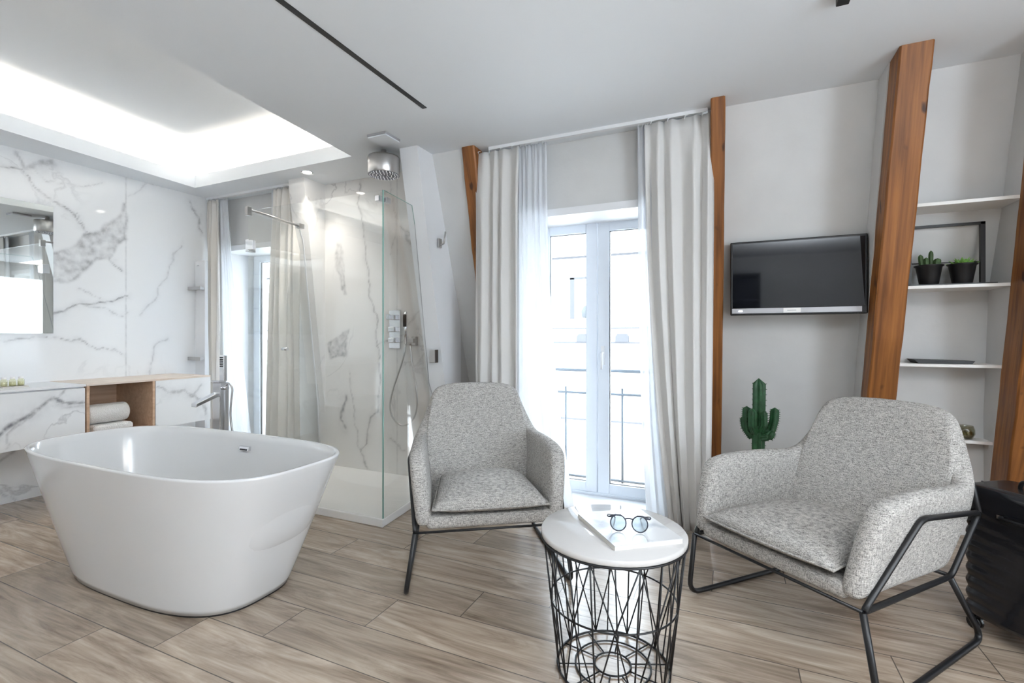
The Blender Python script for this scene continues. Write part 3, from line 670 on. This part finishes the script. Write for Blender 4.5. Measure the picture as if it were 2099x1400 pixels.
# ------------------------------------------------------------------ armchairs
def spline(pts, n):
    pts = [Vector(p) for p in pts]; out = []
    P_ = [pts[0]*2-pts[1]]+pts+[pts[-1]*2-pts[-2]]
    for i in range(1, len(P_)-2):
        for k in range(n):
            t = k/n; a, b2, c, d = P_[i-1:i+3]
            out.append(.5*((2*b2)+(-a+c)*t+(2*a-5*b2+4*c-d)*t*t+(-a+3*b2-3*c+d)*t**3))
    out.append(pts[-1]); return out
def make_chair(name, label, loc, rot):
    r = thing(name, label, 'armchair', loc, rot, 'grey woven armchairs', local=True)
    half = [  # each column bottom -> top, outer face, from arm front to middle of back
        [(.345, -.035, .325), (.360, -.012, .42), (.374, .02, .53), (.380, .06, .612)],
        [(.345, .05, .322), (.360, .075, .43), (.376, .10, .55), (.386, .125, .652)],
        [(.340, .24, .318), (.355, .27, .43), (.372, .31, .54), (.383, .36, .650)],
        [(.342, .42, .314), (.357, .46, .42), (.373, .51, .53), (.382, .56, .635)],
        [(.340, .555, .312), (.357, .615, .42), (.372, .68, .53), (.376, .71, .622)],
        [(.322, .59, .312), (.338, .655, .43), (.348, .73, .56), (.338, .780, .695)],
        [(.272, .60, .312), (.294, .678, .45), (.306, .765, .63), (.292, .832, .805)],
        [(.20, .60, .312), (.225, .69, .46), (.247, .785, .67), (.258, .870, .885)],
        [(.09, .60, .312), (.10, .70, .47), (.108, .80, .68), (.110, .883, .902)],
    ]
    cols = half+[[(-x, y, z) for x, y, z in c] for c in reversed(half)]
    cols = [spline(c, 2) for c in cols]            # 7 points each
    nC = len(cols); nR = len(cols[0]); th = .078
    def nrm(i, j):
        a = cols[max(0, i-1)][j]; b2 = cols[min(nC-1, i+1)][j]; c = cols[i][max(0, j-1)]; d = cols[i][min(nR-1, j+1)]
        n_ = (b2-a).cross(d-c).normalized()
        inward = Vector((0, .22, .5))-cols[i][j]; inward.z *= .2
        return n_ if n_.dot(inward) > 0 else -n_
    inner = [[cols[i][j]+nrm(i, j)*th*(.88 if j == nR-1 else 1) for j in range(nR)] for i in range(nC)]
    vs = []; idx = {}
    for L_, src in (('o', cols), ('i', inner)):
        for i in range(nC):
            for j in range(nR): idx[L_, i, j] = len(vs); vs.append(src[i][j])
    fs = []
    for i in range(nC-1):
        for j in range(nR-1):
            fs.append((idx['o', i, j], idx['o', i+1, j], idx['o', i+1, j+1], idx['o', i, j+1]))
            fs.append((idx['i', i, j], idx['i', i, j+1], idx['i', i+1, j+1], idx['i', i+1, j]))
        fs.append((idx['o', i, nR-1], idx['o', i+1, nR-1], idx['i', i+1, nR-1], idx['i', i, nR-1]))
        fs.append((idx['o', i, 0], idx['i', i, 0], idx['i', i+1, 0], idx['o', i+1, 0]))
    for j in range(nR-1):
        fs.append((idx['o', 0, j], idx['o', 0, j+1], idx['i', 0, j+1], idx['i', 0, j]))
        fs.append((idx['o', nC-1, j], idx['i', nC-1, j], idx['i', nC-1, j+1], idx['o', nC-1, j+1]))
    MB().add(vs, fs, True).build('upholstered_shell', 'tweed', r, sub=2)
    # seat base
    MB().box(-.30, .30, -.022, .56, .318, .375).build('seat_base', 'tweed', r, bevel=.02, segs=4)
    # cushion
    nu, nv = 26, 26; top = []; bot = []
    for j in range(nv+1):
        v = -1+2*j/nv; rt = []; rb = []
        for i in range(nu+1):
            u = -1+2*i/nu
            # rounded square mapping
            k = 1; hw = .272-.045*(v+1)/2
            x = u*hw*k; y = .235+v*.27*k-.012*(1-u*u)*(1 if v < 0 else 0)*(-v)
            e = (max(0, 1-abs(u)**4)*max(0, 1-abs(v)**4))**.5
            cr = .012*(1-u*u)*(1-v*v)
            rt.append((x, y, .412+.056*e+cr)); rb.append((x, y, .412-.036*e))
        top.append(rt); bot.append(rb)
    mb = MB(); mb.grid(top); mb.grid(bot); c = mb.build('seat_cushion', 'tweed', r)
    per = []
    for i in range(nu): per.append(top[0][i])
    for j in range(nv): per.append(top[j][nu])
    for i in range(nu, 0, -1): per.append(top[nv][i])
    for j in range(nv, 0, -1): per.append(top[j][0])
    MB().tube(per, .0045, 6, closed=True).build('piping', 'tweed', c)
    for s_ in (1, -1):
        g = lambda x, y, z: (x*s_, y, z)
        J1, B, Cc, J2 = g(.350, -.01, .305), g(.388, .27, .575), g(.385, .69, .530), g(.352, .56, .300)
        mb = MB(); mb.tube(filletc([J1, B, Cc, J2], .03), .010, 10, closed=True)
        mb.tube(fillet([Cc, g(.322, .775, .68), g(.235, .862, .81)], .03), .009, 8)
        mb.build('side_frame', 'black', r)
        mb = MB(); mb.tube(fillet([J1, g(.395, .0, .011), g(.36, .785, .011), g(.345, .56, .300)], .075), .011, 10)
        mb.build('sled_leg', 'black', r)
    MB().tube([(-.350, -.01, .305), (.350, -.01, .305)], .006, 8).build('front_crossbar', 'black', r)
    MB().tube([(-.352, .56, .300), (.352, .56, .300)], .008, 8).build('rear_crossbar', 'black', r)
    MB().tube([(-.235, .862, .81), (.235, .862, .81)], .009, 8).build('back_crossbar', 'black', r)
    return r
make_chair('armchair', 'grey woven armchair in front of the left window curtain, beside the shower', (-1.027, 2.034, 0), math.radians(33.8))
make_chair('armchair', 'grey woven armchair at the right, in front of the cactus and suitcase', (.1245, 2.134, 0), math.radians(-39.5))

# ------------------------------------------------------------------ wire side table
tx, ty = -.395, 1.765
tb = thing('side_table', 'round marble topped side table on a black wire basket base', 'side table', (tx, ty, 0))
MB().lathe([(0, .478), (.256, .478), (.260, .482), (.260, .496), (.256, .5), (0, .5)], (tx, ty, 0), 72).build('table_top', 'marble_top', tb)
def ring(r, z, rad=.0035, n=56): return MB().tube([(tx+r*math.cos(2*PI*k/n), ty+r*math.sin(2*PI*k/n), z) for k in range(n)], rad, 6, closed=True)
ring(.258, .475, .0045, 72).build('top_ring', 'black', tb)
ring(.226, .25).build('middle_ring', 'black', tb)
ring(.200, .006, .0045).build('bottom_ring', 'black', tb)
ring(.135, .006).build('base_ring', 'black', tb); ring(.065, .006).build('base_ring', 'black', tb)
NW = 10
tp = lambda k, r=.254, z_=.475: (tx+r*math.cos(2*PI*k/NW+.25), ty+r*math.sin(2*PI*k/NW+.25), z_)
for k in range(NW):
    MB().tube([tp(k), tp(k, .200, .006)], .003, 6).build('upright_wire', 'black', tb)
    MB().tube([tp(k), tp(k+.5, .226, .25), tp(k+1, .200, .006)], .0026, 6).build('diagonal_wire', 'black', tb)
    MB().tube([tp(k), tp(k-.5, .226, .25), tp(k-1, .200, .006)], .0026, 6).build('diagonal_wire', 'black', tb)
    MB().tube([tp(k+.5), tp(k+.62, .200, .006)], .0026, 6).build('upright_wire', 'black', tb)
    MB().tube([tp(k+.25, .200, .006), tp(k+.25, .065, .006)], .0026, 6).build('base_spoke', 'black', tb)
# magazine
mg = thing('magazine', 'magazine with a pale photographic cover lying on the marble side table', 'magazine', (-.34, 1.775, .5))
q = [(-.545, 1.816), (-.347, 1.578), (-.148, 1.732), (-.335, 1.965)]
qq = lambda k, z_: [(-.34+(x+.34)*k, 1.775+(y-1.775)*k, z_) for x, y in q]
MB().add(qq(.985, .5005)+qq(.985, .516), [(3, 2, 1, 0), (4, 5, 6, 7), (0, 1, 5, 4), (1, 2, 6, 5), (2, 3, 7, 6), (3, 0, 4, 7)]).build('pages', 'paper', mg)
MB().add(qq(1, .5162)+qq(1, .5182), [(3, 2, 1, 0), (4, 5, 6, 7), (0, 1, 5, 4), (1, 2, 6, 5), (2, 3, 7, 6), (3, 0, 4, 7)]).build('cover', 'mag', mg)
# sunglasses, local: x across, -y towards the viewer
sg = thing('sunglasses', 'dark round-framed glasses with pale blue lenses lying on the magazine', 'glasses', (-.326, 1.712, .5182), math.radians(13), local=True)
R_ = .0265; off = .0365; zc = .0295
for s_ in (-1, 1):
    pr = [(s_*off+R_*math.cos(a), 0.004*math.sin(a), zc+R_*math.sin(a)) for a in [2*PI*k/36 for k in range(36)]]
    MB().tube(pr, .0022, 8, closed=True).build('rim', 'glassesframe', sg)
    L_ = MB().add([(s_*off+R_*math.cos(a), 0.004*math.sin(a)+dy, zc+R_*math.sin(a)) for dy in (-.0006, .0006) for a in [2*PI*k/36 for k in range(36)]], [tuple(range(36)), tuple(range(71, 35, -1))]+[(i, (i+1) % 36, 36+(i+1) % 36, 36+i) for i in range(36)])
    L_.build('lens', 'lens', sg)
    MB().tube(fillet([(s_*(off+R_*.78), 0, zc+R_*.72), (s_*.0735, .002, zc+.019), (s_*.073, .018, zc+.021), (s_*.052, .095, .022), (s_*.046, .125, .002)], .012), [.0034]*7+[.0022]*30 if False else .0024, 8).build('temple', 'glassesframe', sg)
MB().tube([(-off+R_*.83, 0, zc+.015), (-.004, -.002, zc+.018), (.004, -.002, zc+.018), (off-R_*.83, 0, zc+.015)], .0024, 8).build('bridge', 'glassesframe', sg)
MB().tube([(-.070, 0.001, zc+.0185), (-off-.01, .003, zc+R_), (-off+.01, .003, zc+R_-.0005)], .003, 8).build('brow_bar', 'glassesframe', sg)
MB().tube([(.070, 0.001, zc+.0185), (off+.01, .003, zc+R_), (off-.01, .003, zc+R_-.0005)], .003, 8).build('brow_bar', 'glassesframe', sg)

# ------------------------------------------------------------------ suitcase
ax = Vector((.594, -.829, 0)).normalized(); ay = Vector((.829, .594, 0)).normalized()
cc = Vector((.865, 2.615, 0))+ax*.20+ay*.125
sr = thing('suitcase', 'black ribbed hard shell suitcase standing on wheels at the right edge', 'suitcase', tuple(cc), math.atan2(ax.y, ax.x), local=True)
def rbox(hx, hy, z0, z1, rad, disp):
    # rounded box as a stack of superelliptic rings with the ribs pressed in
    rows = []; nz = 90; nn = 96
    for k in range(nz+1):
        t = k/nz; z = z0+(z1-z0)*t; dz = min(z-z0, z1-z); ins = rad-math.sqrt(max(0, rad*rad-(rad-dz)**2)) if dz < rad else 0
        row = []
        for j in range(nn):
            a = 2*PI*j/nn; ca, sa = math.cos(a), math.sin(a); e = 2/7
            x = (hx-ins)*math.copysign(abs(ca)**e, ca); y = (hy-ins)*math.copysign(abs(sa)**e, sa)
            d = disp(x, y, z); L2 = math.hypot(x/hx, y/hy)
            row.append((x*(1-d/hx), y*(1-d/hy), z))
        rows.append(row)
    mb = MB(); mb.grid(rows, cu=True); mb.add(rows[0], [tuple(range(nn))]); mb.add(rows[-1], [tuple(range(nn))]); return mb
def rib(x, y, z):
    if z > .52 or z < .085: return 0
    f = min(1, (.52-z)/.03, (z-.085)/.03)
    return .0065*f*(1-abs(math.sin((z+.022*math.sin(x*10+y*5+.6))*PI/.050)))**.8
rbox(.20, .125, .055, .60, .035, rib).build('shell', 'case', sr)
MB().tube([(-.201, .0, .07), (-.201, 0, .59)], .004, 6).build('zip', 'blackp', sr)
for sx in (-1, 1):
    for sy in (-1, 1):
        g = MB(); g.tube([(sx*.165-.0, sy*.09-.012, .026), (sx*.165, sy*.09+.012, .026)], .025, 18); g.box(sx*.165-.014, sx*.165+.014, sy*.09-.02, sy*.09+.02, .03, .06)
        g.build('wheel', 'blackp', sr)
MB().tube(fillet([(-.05, -.124, .50), (-.045, -.145, .50), (.075, -.145, .50), (.08, -.124, .50)], .012), .006, 8).build('side_handle', 'blackp', sr)
for x in (-.055, .085): plabel(MB().box(x-.007, x+.007, -.132, -.118, .493, .507).build('handle_stud', 'chrome', sr), 'shiny metal handle stud')
MB().tube(fillet([(-.07, 0, .598), (-.065, 0, .625), (.065, 0, .625), (.07, 0, .598)], .02), .008, 8).build('top_handle', 'blackp', sr)

# ------------------------------------------------------------------ bathtub
bx, by = -2.57, 1.56
tub = thing('bathtub', 'white freestanding oval bathtub on the wood-look floor', 'bathtub', (bx, by, 0))
def sup(a, b2, cx, cy, z, n=3.0, N_=120):
    out = []
    for k in range(N_):
        t = 2*PI*k/N_; c, s_ = math.cos(t), math.sin(t)
        out.append((cx+a*math.copysign(abs(c)**(2/n), c), cy+b2*math.copysign(abs(s_)**(2/n), s_), z))
    return out
rows = []
for k in range(25):
    t = k/24; z = .008+.620*t; f = t**.95
    rows.append(sup(.62+.262*f, .290+.105*f, bx, by, z, 3.0+.5*t))
for a, b2, z in ((.883, .396, .634), (.878, .391, .638), (.870, .383, .638), (.864, .377, .634)):
    rows.append(sup(a, b2, bx, by, z, 3.5))
for k in range(1, 17):
    t = k/16; z = .634-.45*(math.sin(t*PI/2))**1.1
    f = 1-.22*t-.25*t**6
    rows.append(sup(.864*f, .377*f, bx, by, z, 3.4-.5*t))
rows.append(sup(.3, .12, bx, by, .182, 2.3)); rows.append(sup(.01, .01, bx, by, .18, 2))
mb = MB(); mb.grid(rows, cu=True); mb.add(rows[0], [tuple(range(120))]); mb.build('tub_shell', 'acrylic', tub)
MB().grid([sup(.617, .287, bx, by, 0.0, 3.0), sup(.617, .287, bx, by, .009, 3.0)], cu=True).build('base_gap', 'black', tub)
ox_, oy_, oz_ = -2.56, 1.91, .555
ov = MB().hexa([(ox_-.04, oy_-.004, oz_-.012), (ox_+.04, oy_-.004, oz_-.012), (ox_-.04, oy_+.02, oz_-.012), (ox_+.04, oy_+.02, oz_-.012), (ox_-.04, oy_+.004, oz_+.012), (ox_+.04, oy_+.004, oz_+.012), (ox_-.04, oy_+.028, oz_+.012), (ox_+.04, oy_+.028, oz_+.012)])
ovr = ov.build('overflow_cover', 'chrome', tub, bevel=.002)
MB().box(ox_-.026, ox_+.026, oy_-.006, oy_+.002, oz_-.008, oz_-.001).build('overflow_slot', 'black', ovr)

# bath filler
fx, fy = -3.465, 2.40
fa = thing('bath_filler', 'chrome freestanding bath tap with hand shower behind the bathtub', 'tap', (fx, fy, 0))
MB().box(fx-.07, fx+.07, fy-.07, fy+.07, 0, .012).build('floor_plate', 'chrome', fa)
MB().box(fx-.042, fx+.042, fy-.035, fy+.035, .012, .86).build('column', 'chrome', fa, bevel=.004)
MB().hexa([(fx-.03, fy-.20, .70), (fx+.03, fy-.20, .70), (fx-.03, fy-.03, .76), (fx+.03, fy-.03, .76), (fx-.03, fy-.20, .725), (fx+.03, fy-.20, .725), (fx-.03, fy-.03, .79), (fx+.03, fy-.03, .79)]).build('spout', 'chrome', fa, bevel=.004)
MB().box(fx-.045, fx+.045, fy-.045, fy+.01, .862, .876).build('lever', 'chrome', fa, bevel=.002)
hs_ = MB().box(fx+.0, fx+.048, fy-.012, fy+.016, .87, 1.06).build('hand_shower', 'chrome', fa, bevel=.004)
g = MB()
for k in range(6): g.box(fx+.008, fx+.04, fy-.0145, fy-.0115, .975+k*.013, .983+k*.013)
g.build('spray_slots', 'black', hs_)
MB().tube(fillet([(fx+.045, fy+.03, .85), (fx+.09, fy+.03, .82), (fx+.07, fy+.02, .62), (fx+.11, fy+.03, .4), (fx+.13, fy+.03, .15), (fx+.05, fy+.04, .06)], .1), .007, 8).build('hose', 'steel', fa)
MB().tube([(fx+.04, fy, .82), (fx+.075, fy, .82)], .014, 12).build('hose_outlet', 'chrome', fa)

# ------------------------------------------------------------------ vanity units
VX = -4.27
cab = thing('vanity_cabinet', 'wall-hung marble-fronted vanity drawer unit below the mirror', 'cabinet', (-4.5, .9, .46))
MB().box(XL+.002, VX+.02, -.2, 1.915, .462, .84).build('body', 'white', cab)
dv = [(.013, .85, [[1.475, 0.593], [1.532, 0.631], [1.616, 0.698], [1.718, 0.767], [1.797, 0.75], [1.915, 0.75]]), (.007, .6, [[1.744, 0.747], [1.797, 0.859]]), (.007, .5, [[1.509, 0.493], [1.532, 0.599], [1.616, 0.682]]), (.008, .5, [[1.3, .5], [1.475, .593]]), (.02, .4, [[1.75, .72], [1.915, .72]])]
veined('drawer_front', lambda a, b2: (VX+.045, a, b2), -.2, 1.91, .462, .832, dv, [], 'marble', parent=cab)
MB().box(VX+.02, VX+.043, -.2, 1.91, .462, .832).build('drawer', 'white', cab)
tag(MB().box(XL+.002, VX+.05, -.2, 1.915, .842, .858).build('countertop', 'white', bevel=.002), 'long white countertop over the marble-fronted drawers', 'countertop')
ob = thing('open_shelf_box', 'oak open storage box with towels between two marble-fronted units', 'shelf unit', (-4.5, 2.145, .465))
y0, y1 = 1.92, 2.375
MB().box(XL+.002, VX+.045, y0, y0+.018, .465, .842).build('side_panel', 'oak', ob)
MB().box(XL+.002, VX+.045, y1-.018, y1, .465, .842).build('side_panel', 'oak', ob)
MB().box(XL+.002, VX+.045, y0+.018, y1-.018, .465, .483).build('bottom_panel', 'oak', ob)
MB().box(XL+.002, XL+.02, y0+.018, y1-.018, .483, .842).build('back_panel', 'oak', ob)
tag(MB().box(XL+.002, VX+.045, y0, 2.83, .843, .858).build('wooden_top', 'oak_pale'), 'pale wooden top board over the towel box and the right-hand marble unit', 'shelf')
cb = thing('wall_cabinet', 'marble-fronted wall cabinet right of the oak towel box', 'cabinet', (-4.5, 2.6, .465))
MB().box(XL+.002, VX+.02, 2.38, 2.83, .465, .842).build('body', 'white', cab if False else cb)
MB().box(VX+.02, VX+.043, 2.38, 2.83, .465, .842).build('door', 'white', cb)
veined('door_front', lambda a, b2: (VX+.045, a, b2), 2.38, 2.83, .465, .842, [(.012, .6, [[2.389, 0.785], [2.49, 0.735], [2.628, 0.742], [2.711, 0.691], [2.788, 0.51]]), (.01, .5, [[2.69, 0.693], [2.762, 0.793]])], [], 'marble', parent=cb)
# towels
MB_ = MB(); rows = []
nt_ = 46
for k, yy in enumerate((1.965, 1.972, 2.0, 2.06, 2.12, 2.18, 2.225, 2.235)):
    e = (0.90 if k in (0, 7) else 1.0)
    rows.append([(-4.36+.078*e*math.cos(a)*(1+.03*math.sin(3*a)), yy, .618+.073*e*math.sin(a)) for a in [2*PI*j/nt_ for j in range(nt_)]])
MB_.grid(rows, cu=True); MB_.add(rows[0], [tuple(range(nt_))]); MB_.add(rows[-1], [tuple(range(nt_))])
rt_ = MB_
sp_ = []
for j in range(70):
    a = j*.33; rr = .07*(1-j/75); sp_.append((-4.36+rr*math.cos(a), 1.9645, .618+rr*math.sin(a)))
tw = tag(rt_.build('rolled_towel', 'towel', sub=1), 'thick white rolled towel lying on the folded one in the oak box', 'towel')
f2 = MB(); f2.box(-4.47, -4.245, 1.975, 2.235, .484, .543)
tag(f2.build('folded_towel', 'towel', bevel=.022, segs=4), 'flat white folded towel under the rolled towel in the oak box', 'towel')
# toiletries
tt_ = thing('toiletry_tray', 'small tray at the left edge of the countertop', 'tray', (-4.42, 1.595, .858))
MB().box(-4.47, -4.37, 1.53, 1.66, .858, .866).build('tray', 'paper', tt_)
for k, y in enumerate((1.552, 1.595, 1.638)):
    o = thing('toiletry_bottle', ('small clear toiletry jar at the left end of the countertop tray', 'small clear toiletry jar in the middle of the countertop tray', 'small clear toiletry jar at the right end of the countertop tray')[k], 'bottle', (-4.42, y, .866), group='toiletry jars on the tray')
    MB().lathe([(0, 0), (.016, 0), (.018, .004), (.018, .04), (.012, .046), (.012, .05)], (-4.42, y, .866), 18).build('jar', 'jar', o)
    MB().lathe([(0, .002), (.015, .003), (.015, .03), (0, .031)], (-4.42, y, .866), 16).build('contents', 'soap', o)
    MB().lathe([(.013, .05), (.013, .062), (0, .063)], (-4.42, y, .866), 18).build('cap', 'shelf', o)
# mirror
mr = thing('wall_mirror', 'large frameless mirror on the marble wall above the vanity', 'mirror', (XL, 1.1, 1.225))
MB().box(XL+.001, XL+.028, .3, 1.934, 1.225, 2.19).build('backing', 'white', mr)
MB().box(XL+.028, XL+.032, .3, 1.934, 1.225, 2.19).build('mirror_glass', 'mirror', mr)

# towel radiator
rd = thing('towel_radiator', 'white vertical panel radiator with two chrome towel bars beside the cream curtain', 'radiator', (-4.62, 3.02, .25))
MB().box(-4.735, -4.59, 3.02, 3.045, .25, 1.93).build('panel', 'white', rd, bevel=.004)
MB().box(-4.70, -4.675, 3.012, 3.021, 1.88, 1.886).build('vent_slot', 'silver', rd)
for z_ in (1.66, .99):
    g = MB(); g.box(-4.745, -4.56, 2.955, 2.97, z_-.016, z_+.016); g.box(-4.72, -4.70, 2.97, 3.02, z_-.012, z_+.012); g.box(-4.62, -4.60, 2.97, 3.02, z_-.012, z_+.012)
    g.build('towel_bar', 'steel', rd, bevel=.002)

# ------------------------------------------------------------------ shower
tray_pts = [(-3.24, 2.44), (-1.995, 2.44), (-2.09, 3.30), (-3.40, 3.30)]
struct_t = MB().prism(tray_pts, lambda a, b2, t_: (a, b2, t_), 0, .05).build('shower_tray', 'tray', bevel=.004)
tag(struct_t, 'low white shower tray on the floor inside the glass panels', 'shower tray')
GF = 2.455
fp = thing('shower_screen', 'large clear glass front panel of the shower, behind the bathtub', 'shower screen', (-2.6, GF, .05))
MB().box(-3.235, -2.006, GF-.004, GF+.004, .052, 2.125).build('glass_panel', 'shglass', fp)
MB().box(-2.006, -2.000, GF-.0045, GF+.0045, .052, 2.125).build('glass_edge', 'glassedge', fp)
g = MB(); g.box(-2.05, -2.02, GF-.022, GF+.022, 2.055, 2.09); g.build('clamp', 'chrome', fp, bevel=.003)
rp = thing('shower_screen', 'clear glass side panel of the shower with slanted rear edge, behind the left armchair', 'shower screen', (-2.04, 2.8, .05))
def gline(x0, k): return lambda y, z: (x0+k*(y-GF), y, z)
def vpanel(poly, x0, k, th, name, m, parent):
    gl = gline(x0, k)
    return MB().prism(poly, lambda a, b2, t_: (gl(a, b2)[0]+t_, a, b2), -th/2, th/2).build(name, m, parent)
vpanel([(GF+.006, .052), (3.30, .052), (3.22, .65), (3.10, .85), (2.87, 2.0), (2.83, 2.125), (GF+.006, 2.125)], -2.0, -.147, .008, 'glass_panel', 'shglass', rp)
gl = gline(-2.0, -.147)
MB().tube([gl(2.872, 2.0), gl(3.10, .85), gl(3.22, .65), gl(3.298, .06)], .003, 6).build('rear_seal', 'silver', rp)
MB().tube([gl(GF+.01, 2.125), gl(2.83, 2.125), gl(2.872, 2.0)], .0022, 6).build('glass_edge', 'glassedge', rp)
g = MB(); g.box(-2.052, -2.0, GF+.03, GF+.075, 2.055, 2.09); g.build('clamp', 'chrome', rp, bevel=.003)
g = MB(); g.box(-2.105, -2.055, 3.12, 3.17, 1.0, 1.10); g.build('clamp', 'steel', rp, bevel=.003)
lp = thing('shower_screen', 'clear glass left side of the shower with hinges and a small knob', 'shower screen', (-3.3, 2.8, .05))
vpanel([(GF, .055), (2.90, .055), (2.90, 2.115), (GF, 2.115)], -3.24, -.19, .008, 'door_glass', 'shglass', lp)
vpanel([(2.906, .055), (3.285, .055), (3.26, .6), (3.05, 2.06), (3.01, 2.115), (2.906, 2.115)], -3.24, -.19, .008, 'fixed_glass', 'shglass', lp)
gl2 = gline(-3.24, -.19)
MB().tube([gl2(3.015, 2.11), gl2(3.06, 2.03), gl2(3.26, .6), gl2(3.285, .06)], .006, 6).build('wall_profile', 'white', lp)
for z_ in (1.87, .25):
    g = MB(); g.box(-3.262, -3.225, GF-.008, GF+.05, z_-.045, z_+.045); g.box(-3.235, -3.18, GF-.012, GF+.012, z_-.035, z_+.035); g.build('hinge', 'chrome', lp, bevel=.003)
kx, ky, kz = gl2(2.84, 1.1)
MB().tube([(kx-.03, ky, kz), (kx+.03, ky, kz)], .013, 14).build('knob', 'chrome', lp)
sb = thing('stabiliser_bar', 'slim chrome stabiliser bar from the top left corner of the shower glass to the wall', 'bar', (-3.24, 2.7, 2.13))
MB().tube([gl2(GF, 2.14), gl2(3.02, 2.14)], .009, 8).build('bar', 'steel', sb)
MB().box(-3.255, -3.225, GF-.02, GF+.02, 2.09, 2.155).build('glass_clamp', 'steel', sb, bevel=.003)
MB().box(gl2(3.02, 0)[0]-.018, gl2(3.02, 0)[0]+.018, 3.0, 3.05, 2.12, 2.16).build('wall_flange', 'steel', sb)

# rain shower
hd = thing('rain_shower_head', 'large round chrome rain shower head hanging from the ceiling', 'shower head', (-2.325, 2.86, 2.37))
MB().lathe([(.112, 2.385), (.115, 2.39), (.116, 2.50), (.112, 2.515), (.02, 2.518), (.018, ZC)], (-2.325, 2.86, 0), 48).build('housing', 'steel', hd)
MB().lathe([(0, 2.384), (.112, 2.3845)], (-2.325, 2.86, 0), 48).build('spray_face', 'nozzle', hd)
k_ = 0
g = MB()
for ri, nn in ((.03, 8), (.055, 14), (.08, 20), (.1, 26)):
    for j in range(nn):
        a = 2*PI*j/nn; g.lathe([(0, 2.376), (.003, 2.377), (.004, 2.385)], (-2.325+ri*math.cos(a), 2.86+ri*math.sin(a), 0), 6)
g.build('nozzles', 'chrome', hd)
# mixer
mxr = thing('shower_mixer', 'chrome thermostatic mixer plate on the shower marble wall', 'mixer', (-2.56, 3.29, 1.1))
MB().box(-2.618, -2.505, 3.285, 3.298, 1.10, 1.42).build('back_plate', 'chrome', mxr, bevel=.003)
for z_ in (1.36, 1.26, 1.17): MB().box(-2.59, -2.53, 3.235, 3.286, z_-.022, z_+.022).build('control', 'chrome', mxr, bevel=.006)
MB().box(-2.59, -2.56, 3.21, 3.235, 1.34, 1.385).build('lever', 'chrome', mxr, bevel=.003)
hh = thing('hand_shower', 'slim chrome hand shower on a wall bracket with a long looping hose', 'hand shower', (-2.40, 3.25, 1.14))
MB().tube([(-2.415, 3.24, 1.14), (-2.41, 3.235, 1.40)], .011, 12).build('handset', 'chrome', hh)
MB().box(-2.425, -2.395, 3.218, 3.224, 1.28, 1.38).build('spray_face', 'black', hh)
g = MB(); g.box(-2.43, -2.34, 3.24, 3.27, 1.15, 1.185); g.box(-2.375, -2.335, 3.262, 3.299, 1.13, 1.20); g.build('wall_bracket', 'steel', hh, bevel=.003)
hp = spline([(-2.413, 3.24, 1.14), (-2.44, 3.23, 1.0), (-2.52, 3.22, .78), (-2.555, 3.22, .64), (-2.53, 3.22, .54), (-2.44, 3.22, .48), (-2.34, 3.22, .52), (-2.29, 3.22, .63), (-2.30, 3.225, .78), (-2.36, 3.25, 1.0), (-2.385, 3.262, 1.14)], 6)
MB().tube(hp, .007, 8).build('hose', 'steel', hh)
# hook on the pillar side, ceiling details
hk = thing('robe_hook', 'small chrome hook on the slanted wall right of the shower', 'hook', (-2.03, 3.16, 1.93))
g = MB(); g.box(-2.042, -2.03, 3.14, 3.18, 1.88, 1.95); g.tube([(-2.03, 3.16, 1.90), (-2.0, 3.16, 1.91), (-1.985, 3.16, 2.0)], .006, 8); g.build('hook', 'steel', hk)
dl = thing('recessed_downlight', 'small glowing round downlight in the ceiling by the shower curtain', 'light', (-3.22, 2.98, ZC-.006))
MB().lathe([(.048, ZC-.006), (.048, ZC), (.036, ZC), (.036, ZC-.004)], (-3.22, 2.98, 0), 28).build('trim_ring', 'white', dl)
MB().lathe([(0, ZC-.003), (.037, ZC-.003)], (-3.22, 2.98, 0), 28).build('lens', 'spot', dl)
vt = thing('ceiling_vent', 'square white ceiling vent with a shadow gap above the shower', 'vent', (-2.18, 2.70, ZC-.02))
MB().box(-2.25, -2.10, 2.60, 2.75, ZC-.024, ZC-.016).build('cover_plate', 'ceiling', vt)
MB().box(-2.252, -2.098, 2.594, 2.752, ZC-.016, ZC-.001).build('shadow_gap', 'silver', vt)
cs = thing('ceiling_spot', 'small black square ceiling spotlight cut by the top edge of the picture', 'light', (.40, 2.30, ZC-.03))
MB().box(.385, .43, 2.25, 2.335, ZC-.035, ZC).build('housing', 'black', cs, bevel=.003)
tag(MB().box(.75, 1.3, 1.55, 2.02, 0.0, .012).build('rug', 'rug', bevel=.004), 'corner of a pale grey rug at the bottom right edge', 'rug')

su = thing('shelving_unit', 'dark metal shelving unit against the back wall, seen only reflected in the television', 'shelf unit', (.15, -2.4, 0))
for x in (-.12, .42):
    for y in (-2.55, -2.22): MB().box(x-.012, x+.012, y-.012, y+.012, 0, 2.25).build('post', 'black', su)
for z_ in (.3, .8, 1.3, 1.8, 2.22): MB().box(-.12, .42, -2.56, -2.21, z_, z_+.02).build('shelf_board', 'blackp', su)
MB().box(-.12, .42, -2.57, -2.56, .3, 2.25).build('back_panel', 'blackp', su)
